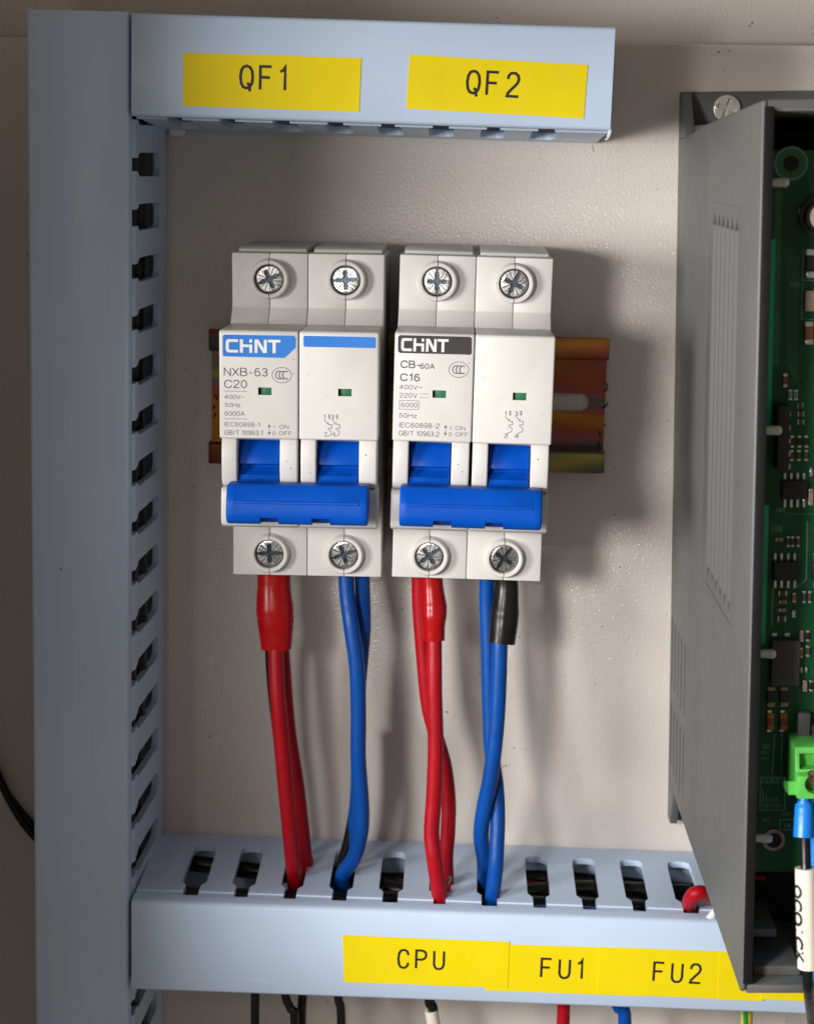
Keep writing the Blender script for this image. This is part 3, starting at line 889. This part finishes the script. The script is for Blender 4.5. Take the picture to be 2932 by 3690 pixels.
run('black cable lying along the lower duct beside its upper wall', [(-76, -126, 33), (-30, -127, 30), (5, -128, 22), (30, -127, 17), (60, -127, 17), (130, -127, 18)], 2.3, 'black')
run('black cable lying along the lower duct in its middle', [(-78, -133, 24), (-20, -133, 26), (40, -139, 22), (130, -134, 25)], 3.0, 'black')
run('black cable lying low along the lower duct', [(-78, -140, 34), (-20, -139, 36), (40, -140, 35), (130, -139, 36)], 3.0, 'black')
for i, (x, d, r_, nm) in enumerate(((-85.6, 20, 2.6, 'black cable inside the upright duct, next to its slots'), (-86.2, 31, 2.8, 'black cable inside the upright duct, under the cover'), (-92, 14, 3.2, 'thick black cable on the upright duct floor'),
                        (-93, 26, 3.0, 'black cable along the middle of the upright duct'), (-100, 20, 3.2, 'black cable against the far wall of the upright duct'), (-88.5, 39, 2.6, 'black cable pressed against the upright duct cover'))):
    pts = [(x + 0.7 * math.sin(k * 1.3 + i), 88 - 24 * k, d + 1.2 * math.cos(k * 0.9 + 2 * i)) for k in range(12)]
    run(nm, pts, r_, 'black', group='cables inside the upright duct')
for i, (z, d, r_, nm) in enumerate(((73.5, 20, 2.6, 'black cable inside the upper duct behind its slots'), (73.5, 33, 2.8, 'black cable inside the upper duct under the cover'), (80, 24, 3.0, 'black cable along the middle of the upper duct'))):
    pts = [(-79 + 15 * k, z + 0.6 * math.sin(k * 1.1 + i), d + 1.0 * math.cos(k * 0.8 + i)) for k in range(8)]
    run(nm, pts, r_, 'black', group='cables inside the upper duct')

# cables leaving the lower duct at its bottom edge
def drop(label, uv0, uv1, d, r, m, cat='cable', name='cable', mid=None):
    p0, p1 = at(*uv0, d), at(*uv1, d)
    dx = (p1[0] - p0[0]) / max(1.0, p0[1] - p1[1])
    top = (p0[0] - dx * 6, -136.0, d - 6)
    pts = [top, (p0[0], -146.2, d - 1), p0] + ([at(*mid, d)] if mid else []) + [p1, (p1[0] + (p1[0] - p0[0]) * 0.4, p1[1] - 40, d)]
    o_ = MB().tube(smooth_path(pts, 6), r, 12).build(name, m)
    return tag(o_, label, cat)
drop('straight black cable below the lower duct, beside the upright duct', (920, 3590), (919, 3690), 34, 1.15, 'black')
drop('slanting black cable below the lower duct, between two straight black ones', (1030, 3592), (1062, 3690), 34, 1.15, 'black', mid=(1050, 3640))
drop('straight black cable below the lower duct, touching the slanting one', (1090, 3600), (1086, 3690), 30, 1.2, 'black')
drop('black cable below the lower duct, between three black ones and the white marker tube', (1220, 3602), (1230, 3690), 34, 1.15, 'black')
cw = drop('black cable in a white marker tube below the lower duct', (1548, 3610), (1562, 3690), 34, 1.35, 'black')
MB().tube([at(1553, 3640, 34), at(1564, 3700, 34), at(1572, 3760, 34)], 1.75, 18).build('marker_tube', 'cream', cw)
drop('red cable hanging straight below the lower duct', (2028, 3610), (2028, 3690), 34, 1.7, 'red')
drop('blue cable hanging below the lower duct, right of the red one', (2226, 3625), (2250, 3690), 34, 1.75, 'blue')
ge = drop('green and yellow earth cable below the lower duct', (2685, 3640), (2688, 3690), 34, 1.55, 'yellowgreen')
MB().tube([at(2683, 3625, 35.3), at(2685, 3690, 35.3), at(2686, 3760, 35.3)], 0.62, 10).build('green_stripe', 'earthgreen', ge)
# cable pair behind the upright duct on the far left
def side_cable(label, uv, r):
    pts = [at(a, b, d) for a, b, d in uv]
    return tag(MB().tube(smooth_path(pts, 8), r, 12).build('cable', 'black'), label, 'cable')
side_cable('black cable slanting behind the left side of the upright duct, lower one', [(-120, 2560, 4), (-40, 2720, 4), (40, 2890, 4), (110, 2995, 4), (200, 3080, 4)], 1.15)
side_cable('black cable slanting behind the left side of the upright duct, upper one', [(-90, 2600, 3), (-10, 2790, 3), (50, 2890, 3), (118, 2970, 3), (200, 3040, 3)], 1.0)
# red cable bending out of a slot towards the drive
G = 0.50565
rc = [at(2350 + a * G, 2600 + b * G, d) for a, b, d in ((268, 1370, 30), (262, 1290, 41), (300, 1230, 45), (370, 1225, 44), (430, 1260, 40), (560, 1330, 36))]
rc = [(57.6, -131, 24)] + rc
tag(MB().tube(smooth_path(rc, 8), 1.9, 16).build('cable', 'red'), 'short red cable bending out of a duct slot beside the drive', 'cable')
wt = [at(2350 + a * G, 2600 + b * G, 45) for a, b in ((395, 1418), (440, 1360), (500, 1280))]
tag(MB().tube(wt, 1.0, 12).build('clear_tube', 'burr'), 'short clear plastic tube end behind the drive corner', 'tube')

# ------------------------------------------------------------------ drive (grey housing with open front) on the right
BO, BT = (48.7, 79.5, 0), 2.1
t = thing('motor_drive', 'dark grey drive housing with open front and green circuit board', 'drive unit', BO, BT)
def bl(u, v, d):
    return local_of(t, at(u, v, d))
DB = 134.0
XW = 100.0
# base shell
MB().box(0, XW, -181, -11.3, 0.0, 3.0).build('back_plate', 'box', t)
lw = MB().prism([(-11.4, 3.0), (-11.2, 15), (-8.5, 59.7), (-180.9, 59.7), (-181, 3.0)], 'x', 0, 2.2).build('base_side', 'box', t, bevel=0.25)
c = MB()
for (za, zb) in ((-135, -153.6), (-158.3, -176)):
    for dd in (4.6, 11.2, 18.2, 25.2, 32.6):
        rr = 1.4
        pl = [(za - rr + rr * math.sin(R(a)), dd + rr * math.cos(R(a))) for a in range(0, 181, 30)] + [(zb + rr - rr * math.sin(R(a)), dd - rr * math.cos(R(a))) for a in range(0, 181, 30)]
        c.prism(pl, 'x', -1, 1.1)
cut(lw, c)
MB().prism([(-8.5, 3), (-8.5, 59.7), (-10.5, 59.7), (-11.3, 3)], 'x', 2.2, XW).build('base_top', 'box', t)
MB().box(2.2, XW, -181, -179, 3.0, 59.7).build('base_bottom', 'box', t)
# mounting flanges with a rib at the corner
MB().box(0.0, XW, -11.3, 0.0, 0.0, 2.4).build('mounting_flange', 'box', t, bevel=0.2)
MB().prism([(0.0, 2.4), (0.0, 5.0), (-11.3, 15.0), (-11.3, 2.4)], 'x', 0, 2.4).build('flange_rib', 'box', t, bevel=0.2)
MB().box(0.0, XW, -192, -181.05, 0.0, 2.4).build('mounting_flange', 'box', t, bevel=0.2)
MB().prism([(-192, 2.4), (-192, 5.0), (-181.05, 13.0), (-181.05, 2.4)], 'x', 0, 2.0).build('flange_rib', 'box', t, bevel=0.2)
MSM = SCREW.copy()
MSM.materials[0] = M['steel2']
MSM.materials[1] = M['steel2']
ms = obj('mounting_screw', MSM, 'steel2', t)
ms.location = w(11.5, -4.2, 2.4)
ms.scale = (1.05, 1.5, 1.05)
ms.rotation_euler = (0, R(20), 0)
# upper shell: side, top, bottom and right walls
up = MB().prism([(-8.4, 60.0), (-5.5, DB), (-179.6, DB), (-180.5, 133.0), (-180.8, 60.0)], 'x', 0, 1.05).build('cover_side', 'box', t, bevel=0.4, seg=3)
MB().box(1.1, 3.1, -178.7, -10.5, 112.5, 126.5).build('inner_step', 'box_dark', t, bevel=0.2)
MB().prism([(-178.4, 132.6), (-178.4, 134.06), (-6.6, 134.06), (-6.6, 132.6)], 'x', 0.42, 2.3).build('rim_gasket', 'box_dark', t, bevel=0.1)
c = MB()
for i, dd in enumerate((72.6, 79.2, 85.8, 92.4, 99.0, 105.6)):
    hw = 2.3
    pl = [(-30.3, dd - hw), (-27.6, dd), (-30.3, dd + hw), (-106.5, dd + hw), (-109.0, dd), (-106.5, dd - hw)]
    c.prism(pl, 'x', -1, 3.0)
cut(up, c)
# two slim louvre bars in every vent slot
bar = MB().prism([(-0.27, -0.35), (-0.27, 0.25), (1.02, 0.5), (1.02, -0.5)], 'z', -106.4, -30.4).mesh('louvre_bar')
for dd in (72.6, 79.2, 85.8, 92.4, 99.0, 105.6):
    for s in (-1.15, 1.15):
        q = obj('louvre_bar', bar, 'box', t)
        q.location = (0, -(dd + s) * MM, 0)
# raised bead round the vent field
for (z0_, z1_, d0_, d1_) in ((-26.4, -25.6, 68.6, 110.4), (-111.6, -110.8, 68.6, 110.4), (-110.8, -26.4, 68.6, 69.3), (-110.8, -26.4, 109.7, 110.4)):
    MB().box(-0.14, 0.3, z0_, z1_, d0_, d1_).build('vent_frame', 'box', t)
MB().prism([(-5.5, 133.2), (-8.4, 60.0), (-10.4, 60.0), (-7.5, 133.2)], 'x', 1.1, XW).build('cover_top', 'box', t, bevel=0.2)
MB().prism([(-5.5, DB), (-7.0, DB), (-7.0, 133.0), (-5.5, 133.0)], 'x', 1.1, XW).build('front_lip', 'box', t)
MB().box(1.1, 13.2, -180.7, -178.8, 60.0, 133.6).build('cover_bottom', 'box', t, bevel=0.4)
MB().box(13.2, 30, -180.7, -178.8, 60.0, 126).build('cover_bottom', 'box', t, bevel=0.4)
MB().box(30, XW, -180.7, -178.8, 60.0, 133.6).build('cover_bottom', 'box', t, bevel=0.4)
MB().box(3.2, 12.6, -178.75, -176.6, 112, 129.5).build('inner_ledge', 'box', t, bevel=0.4)
MB().box(3.2, 8.6, -172.8, -171.0, 108, 124).build('bracket', 'box', t, bevel=0.3)
MB().box(XW - 2, XW, -180.7, -8.5, 3.0, 133.6).build('cover_right_side', 'box', t)
MB().box(2.3, XW - 2.1, -178.7, -10.6, 100.0, 102.0).build('inner_tray', 'box_dark', t)
MB().box(1.6, 2.1, -178.6, -10.7, 61.0, 112).build('inner_liner', 'box_dark', t)

# circuit board
PD = 118.0
pcb = MB().box(4.65, XW - 3, -161, -14.6, PD - 1.6, PD).build('circuit_board', 'pcb', t)
e = MB().box(4.58, 4.66, -158, -30, PD - 1.58, PD - 0.02).build('board_edge', 'fr4', pcb)
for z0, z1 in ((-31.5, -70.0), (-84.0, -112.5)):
    MB().box(4.75, 5.75, z1, z0, PD + 0.005, PD + 0.05).build('glow_margin', 'margin_glow', pcb)  # copperless margin strips, leaked vent light put into their colour

def pbox(u0, u1, v0, v1, h, name, m, bevel=0.12, par=pcb, d0=PD, dh=None):
    x0, z1 = bl(u0, v0, d0)
    x1, _ = bl(u1, v0, d0)
    _, z0 = bl(u0, v1, d0)
    return MB().box(x0, x1, z0, z1, d0 + 0.005, d0 + h).build(name, m, par, bevel)
def pring(u, v, ro, ri, h, name, m, hole='seam'):
    x, z = bl(u, v, PD)
    MB().lathe(x, z, [(ro, PD + 0.01), (ro, PD + h), (ri, PD + h), (ri, PD + 0.01)], 32).build(name, m, pcb)
    if hole: MB().disc(x, z, ri, PD + 0.01, PD + 0.03).build('hole', hole, pcb)
pring(2848.5, 589, 3.25, 2.85, 0.06, 'pad_ring', 'silk', 'pcb_track')
x, z = bl(2848.5, 589, PD)
MB().disc(x, z, 1.5, PD + 0.035, PD + 0.06).build('hole', 'seam', pcb)
pring(2784.5, 3024.6, 2.35, 1.62, 0.5, 'standoff_ring', 'brass')
# electrolytic capacitor at the frame edge
x, z = bl(2950, 778, PD)
MB().lathe(x, z, [(4.0, PD + 0.01), (4.0, PD + 1.2), (3.3, PD + 1.4), (3.3, PD + 5.0), (2.9, PD + 5.4), (0.05, PD + 5.4), (0.05, PD + 0.01)], 32).build('capacitor', 'chip', pcb)
MB().disc(x, z, 2.75, PD + 5.42, PD + 5.5).build('capacitor_top', 'pinkcap', pcb)
def chip_part(u0, u1, v0, v1, body_m, h=0.9, horizontal=False, capm='solder', frac=0.22, name='chip_component'):
    if horizontal:
        e1 = u0 + (u1 - u0) * frac; e2 = u1 - (u1 - u0) * frac
        b_ = pbox(e1, e2, v0, v1, h, name, body_m)
        pbox(u0, e1, v0, v1, h * 0.96, 'end_cap', capm); pbox(e2, u1, v0, v1, h * 0.96, 'end_cap', capm)
    else:
        e1 = v0 + (v1 - v0) * frac; e2 = v1 - (v1 - v0) * frac
        pbox(u0, u1, e1, e2, h, name, body_m)
        pbox(u0, u1, v0, e1, h * 0.96, 'end_cap', capm); pbox(u0, u1, e2, v1, h * 0.96, 'end_cap', capm)
pbox(2872, 2886, 752, 772, 0.8, 'indicator_lamp', 'tan')
chip_part(2901, 2960, 897, 1001, 'chip', 1.0)
pbox(2897, 2950, 1047, 1120, 1.2, 'chip_component', 'tan')
chip_part(2897, 2926, 1158, 1240, 'brown', 1.0)
chip_part(2818, 2834, 1345, 1395, 'brown', 0.5)
hd = pbox(2790, 2833, 1452, 1681, 4.0, 'pin_header', 'chip', 0.2)
for v in (1485, 1533, 1580, 1627, 1672):
    pbox(2828, 2837, v - 9, v + 9, 3.4, 'pin', 'gold', 0.1)
def so8(u0, u1, v0, v1, us, vt, vb):
    pbox(u0, u1, v0, v1, 1.5, 'chip_package', 'chip', 0.2)
    for u in us:
        pbox(u - 4.5, u + 4.5, vt[0], vt[1], 0.5, 'pin', 'solder', 0.1)
        pbox(u - 5, u + 5, vb[0], vb[1], 0.5, 'pin', 'solder', 0.1)
so8(2813, 2902, 1730, 1796, (2825, 2848, 2871, 2894), (1703, 1729), (1797, 1827))
so8(2782, 2869, 2021, 2088, (2790, 2813, 2837, 2860), (1992, 2020), (2089, 2117))
so8(2923, 3010, 2021, 2088, (2935, 2958, 2980, 3000), (1992, 2020), (2089, 2117))
pbox(2774, 2876, 2300, 2462, 2.2, 'chip_package', 'chip_grey', 0.25)
for u in (2787, 2833): pbox(u - 10, u + 10, 2279, 2294, 0.5, 'pin', 'solder')
for u in (2774, 2821):
    chip_part(u - 14, u + 14, 2470, 2540, 'chip', 1.2, capm='tan', frac=0.2)
    pbox(u - 11, u + 8, 2533, 2543, 0.9, 'solder_joint', 'solder')
    chip_part(u - 14, u + 12, 2567, 2626, 'brown', 1.0, capm='orange', frac=0.33)
    pbox(u - 14, u + 2, 2555, 2566, 0.8, 'solder_joint', 'solder'); pbox(u - 16, u + 2, 2625, 2634, 0.8, 'solder_joint', 'solder')
pbox(2866, 2910, 2555, 2640, 3.0, 'relay_block', 'chip_grey', 0.3)
pbox(2915, 2990, 2600, 2690, 6.0, 'relay_block', 'chip_grey', 0.3)
pbox(2887, 2898, 2655, 2668, 0.6, 'solder_joint', 'solder')
# rows of tiny parts
for (u, v, ww, hh, mm_, hz) in ((2844, 1422, 16, 38, 'silk', 0), (2864, 1422, 16, 38, 'silk', 0), (2880, 1460, 22, 22, 'chip_grey', 1), (2882, 1490, 24, 20, 'chip_grey', 1), (2882, 1520, 24, 20, 'chip_grey', 1),
                               (2850, 1590, 14, 44, 'chip', 0), (2877, 1590, 14, 44, 'chip', 0), (2902, 1590, 14, 44, 'chip', 0), (2848, 1640, 14, 40, 'chip_grey', 0), (2875, 1640, 14, 40, 'chip_grey', 0), (2902, 1640, 14, 40, 'chip_grey', 0),
                               (2804, 1942, 26, 13, 'orange', 1), (2836, 1950, 12, 38, 'chip_grey', 0), (2852, 1950, 12, 38, 'chip_grey', 0), (2872, 1950, 12, 38, 'brown', 0),
                               (2817, 2136, 32, 18, 'chip_grey', 1), (2817, 2168, 26, 13, 'orange', 1), (2815, 2197, 26, 12, 'tan', 1), (2813, 2228, 32, 22, 'chip_grey', 1), (2858, 2152, 13, 34, 'orange', 0), (2856, 2210, 13, 26, 'solder', 0),
                               (2895, 2150, 12, 44, 'chip_grey', 0), (2915, 2150, 12, 44, 'chip_grey', 0), (2885, 2290, 14, 40, 'tan', 0), (2908, 2290, 14, 40, 'chip', 0), (2884, 2350, 12, 36, 'orange', 0), (2908, 2345, 14, 40, 'chip_grey', 0),
                               (2884, 2412, 9, 20, 'solder', 0), (2902, 2412, 9, 20, 'solder', 0), (2897, 2470, 16, 40, 'tan', 0), (2920, 2470, 14, 40, 'chip', 0), (2918, 1790, 18, 60, 'tan', 0), (2920, 1700, 12, 30, 'solder', 0)):
    chip_part(u - ww / 2, u + ww / 2, v - hh / 2, v + hh / 2, mm_, 0.6, bool(hz), frac=0.2)
# copper tracks and silkscreen outlines
def pline(uv, wd, m, d=0.03, name='track'):
    MB().ribbon([bl(a, b, PD) for a, b in uv], wd, PD + 0.005, PD + d).build(name, m, pcb, smooth=False)
for k in range(5):
    pline([(2838 + 9 * k, 900 + 6 * k), (2834 + 8 * k, 1300 + 10 * k), (2850 + 8 * k, 1345 + 8 * k), (2870 + 8 * k, 1380)], 0.22, 'pcb_track')
pline([(2803, 640), (2800, 900), (2795, 1320)], 1.1, 'pcb_track', 0.02)
pline([(2893, 890), (2890, 1010), (2960, 1012)], 0.16, 'silk', 0.05, 'silkscreen')
pline([(2890, 1020), (2885, 1150), (2960, 1152)], 0.16, 'silk', 0.05, 'silkscreen')
pline([(2907, 1880), (2903, 2088), (2868, 2117)], 0.16, 'silk', 0.05, 'silkscreen')
pline([(2783, 2120), (2778, 2256)], 0.2, 'silk', 0.05, 'silkscreen')
pline([(2832, 1852), (2960, 1852)], 0.3, 'pcb_track', 0.04)
pline([(2789, 2645), (2780, 2790)], 0.2, 'silk', 0.05, 'silkscreen')
pline([(2816, 2640), (2812, 2790)], 0.2, 'silk', 0.05, 'silkscreen')
a = [bl(q[0], q[1], PD) for q in ((2738, 2802), (2826, 2802), (2826, 2918), (2736, 2918))]
MB().ribbon(a, 0.2, PD + 0.005, PD + 0.05, True).build('silkscreen', 'silk', pcb, smooth=False)
a = [bl(q[0], q[1], PD) for q in ((2809, 2953), (2880, 2953), (2880, 2990), (2807, 2990))]
MB().ribbon(a, 0.18, PD + 0.005, PD + 0.05, True).build('silkscreen', 'silk', pcb, smooth=False)
# blurred print on the board: rows of small marks
mk = MB()
for (u0, u1, v, hh, n) in ((2742, 2822, 2815, 14, 8), (2744, 2752, 2850, 12, 1), (2744, 2752, 2872, 12, 1), (2745, 2803, 2880, 12, 6), (2741, 2818, 2902, 13, 8), (2743, 2770, 2953, 11, 4), (2818, 2848, 2933, 10, 4), (2824, 2850, 2975, 12, 3),
                           (2746, 2772, 2690, 18, 4), (2742, 2770, 2712, 10, 4), (2740, 2770, 2732, 8, 4), (2846, 2880, 1025, 14, 5), (2797, 2830, 1838, 10, 5), (2780, 2818, 1905, 22, 5)):
    for i in range(n):
        a0 = u0 + (u1 - u0) * (i + 0.12) / n
        a1 = u0 + (u1 - u0) * (i + 0.72) / n
        (xa, za), (xb, zb_) = bl(a0, v + hh / 2, PD), bl(a1, v - hh / 2, PD)
        if i % 2: mk.ribbon([(xa, za), ((xa + xb) / 2, zb_), (xb, za)], 0.13, PD + 0.005, PD + 0.04)
        else: mk.ribbon([(xb, zb_), (xa, zb_), (xa, za), (xb, za)], 0.13, PD + 0.005, PD + 0.04)
so = mk.build('board_print', 'silk', pcb, smooth=False)
so['kind'] = 'stuff'
# white nylon clips holding the board
for (u, v, ln) in ((2776, 658, 3.0), (2752, 1551, 2.9), (2730, 2356, 2.9), (2718, 3020, 3.2)):
    x, z = bl(u, v, 124)
    x = max(x, 4.4)
    pts = [(3.0, z, 124), (x + 0.3, z, 124), (x + ln - 1.0, z, 124.2), (x + ln - 0.5, z, 124.2)]
    MB().tube(pts, [0.75, 0.85, 0.95, 0.6], 16).build('nylon_clip', 'nub', t)
# red lamp low in the housing
x, z = bl(2738, 3160, 112)
MB().tube([(x - 1.2, z, 112), (x + 0.9, z - 0.3, 112)], 0.6, 10).build('red_lamp', 'red', t)

# green plug-in terminal block
u0, v0 = 2857, 2692
g1 = MB()
xa, za = bl(2862, 2692, 128)
_, zb_ = bl(2862, 2786, 130)
_, zc = bl(2862, 2868, 130)
tb = MB().prism([(za, PD), (za, 128.0), (zb_, 129.5), (zb_, 132.0), (zc, 132.0), (zc, PD)], 'x', xa, xa + 30).build('terminal_block', 'term_green', t, bevel=0.3)
cc = MB()
hx, hz = bl(2934, 2826, 132)
cc.disc(hx, hz, 2.0, 128.5, 134, 28)
cc.box(hx - 2.6, hx + 3.2, za - 4.2, za - 1.2, 126.5, 130)
cut(tb, cc)
MB().lathe(hx, hz, [(1.85, 128.6), (1.85, 129.6), (0.05, 129.9), (0.05, 128.6)], 24).build('clamp_screw', 'brass', tb)
MB().prism([(zc - 0.6, 119), (zc + 3.0, 130), (zc + 0.4, 130.5)], 'x', xa - 1.4, xa).build('block_latch', 'term_green', tb)

# ------------------------------------------------------------------ wires plugged into the terminal block
def wire_pts(uvd):
    return smooth_path([at(*q) for q in uvd], 6)
wt_ = thing('signal_wire', 'black signal wire with blue ferrule and white marker tube on the green block', 'signal wire', at(2900, 3500, 134))
def under(parent, mb, name, m):
    o_ = mb.build(name, m)
    o_.parent = parent
    o_.matrix_parent_inverse = Matrix.Translation(-parent.location)
    return o_
under(wt_, MB().tube(wire_pts([(2897, 2870, 129), (2897, 2960, 131), (2900, 3080, 134), (2903, 3200, 136), (2908, 3500, 137), (2912, 3580, 134), (2925, 3690, 118), (2940, 3800, 100)]), 1.05, 14), 'conductor', 'black')
under(wt_, MB().tube(wire_pts([(2896, 2878, 129.3), (2896, 2896, 129.6), (2896, 2912, 130), (2895, 2960, 131), (2893, 3018, 132)]), [1.0] * 3 + [1.35] * 4 + [1.8] * 5 + [1.9] * 4 + [1.95] * 4 + [2.0] * 3 + [2.0] * 2, 22), 'ferrule', 'ferrule')
mt = under(wt_, MB().tube(wire_pts([(2902, 3128, 135), (2905, 3300, 136.3), (2911, 3486, 137)]), 2.15, 24), 'marker_tube', 'cream')
# black print wrapped on the left flank of the tube
pm = MB()
MK = wire_pts([(2902, 3128, 135), (2905, 3300, 136.3), (2911, 3486, 137)])
p0, p1 = Vector(at(2902, 3140, 135.1)), Vector(at(2911, 3480, 137))
ax = (p1 - p0).normalized()
side = Vector((1, 0, 0)); side = (side - ax * side.dot(ax)).normalized()
out_ = ax.cross(side)
if out_.z < 0: out_ = -out_
me_text = text_mesh('QCO1CK', True)
xs = [v_.co.x for v_ in me_text.vertices]
tl = max(xs) - min(xs)
pts = []
Lm = 15.0
for v_ in me_text.vertices:
    s_ = (v_.co.x - min(xs)) / tl * Lm + 3.0
    ang = R(33 + (0.727 - v_.co.y) / 0.727 * 58)          # angle from the front towards the left
    rr = 2.30
    f_ = s_ / (p1 - p0).length * (len(MK) - 1)
    k_ = min(int(f_), len(MK) - 2)
    pc = Vector(MK[k_]).lerp(Vector(MK[k_ + 1]), f_ - k_)
    p = pc + (out_ * math.cos(ang) - side * math.sin(ang)) * rr
    pts.append(tuple(p))
pm.add(pts, [tuple(p.vertices) for p in me_text.polygons])
under(wt_, pm, 'marker_print', 'ink')
w2 = thing('signal_wire', 'second blue ferruled wire partly hidden behind the marked signal wire', 'signal wire', at(2945, 3200, 127))
under(w2, MB().tube(wire_pts([(2945, 2880, 125), (2942, 2990, 126), (2940, 3120, 127), (2945, 3300, 128), (2955, 3600, 126), (2965, 3750, 110)]), 1.7, 16), 'conductor', 'ferrule')

# ------------------------------------------------------------------ small leavings
def bit(label, cat, name, m, pts, r):
    o_ = MB().tube(pts, r, 6).build(name, m)
    return tag(o_, label, cat)
x, z, _ = at(640, 474, 3)
bb = MB()
bb.prism([(x - 2.2, z - 0.9), (x + 1.6, z - 1.2), (x + 2.2, z + 0.3), (x - 0.4, z + 0.9), (x - 2.0, z + 0.8)], 'd', 0.0, 3.4)
tag(bb.build('plastic_offcut', 'burr', bevel=0.25), 'white plastic scrap at the inner corner of two ducts', 'plastic scrap')

for i, (u, v, du_, dv_) in enumerate(((2178, 1375, 10, 22), (2186, 1395, -12, 18), (2190, 1448, -22, 26), (2172, 1528, 10, 8), (2153, 1552, 8, 26), (2152, 1590, 4, 22), (770, 1420, 12, 22), (772, 1460, -8, 16), (768, 1505, 8, -18))):
    a_, b_ = at(u, v, 1.6), at(u + du_, v + dv_, 1.2)
    m_ = ((a_[0] + b_[0]) / 2 + 0.25, (a_[1] + b_[1]) / 2, 2.0)
    tag(MB().tube(smooth_path([a_, m_, b_], 3), [0.08 + 0.13 * math.sin(math.pi * k / 6) for k in range(7)], 6).build('metal_shaving', 'debris'),
        'tiny dark metal shaving on the cut rail end beside the ' + ('drive' if i < 6 else 'upright duct'), 'shaving', 'shavings on the rail end beside the ' + ('drive' if i < 6 else 'upright duct'))
for i, (pts) in enumerate(([(2196, 455, 46), (2199, 470, 47), (2196, 485, 47), (2190, 497, 46), (2181, 503, 45)], [(2190, 462, 46), (2193, 478, 46.5), (2187, 492, 46)], [(2128, 520, 20), (2134, 532, 19), (2136, 545, 17)])):
    q = [at(*p_) for p_ in pts]
    lo = du.location
    loc = [local_of(du, p_) for p_ in q]
    MB().tube(smooth_path([(a_[0], a_[1], p_[2]) for a_, p_ in zip(loc, q)], 4), 0.22, 6).build('burr', 'burr', du)
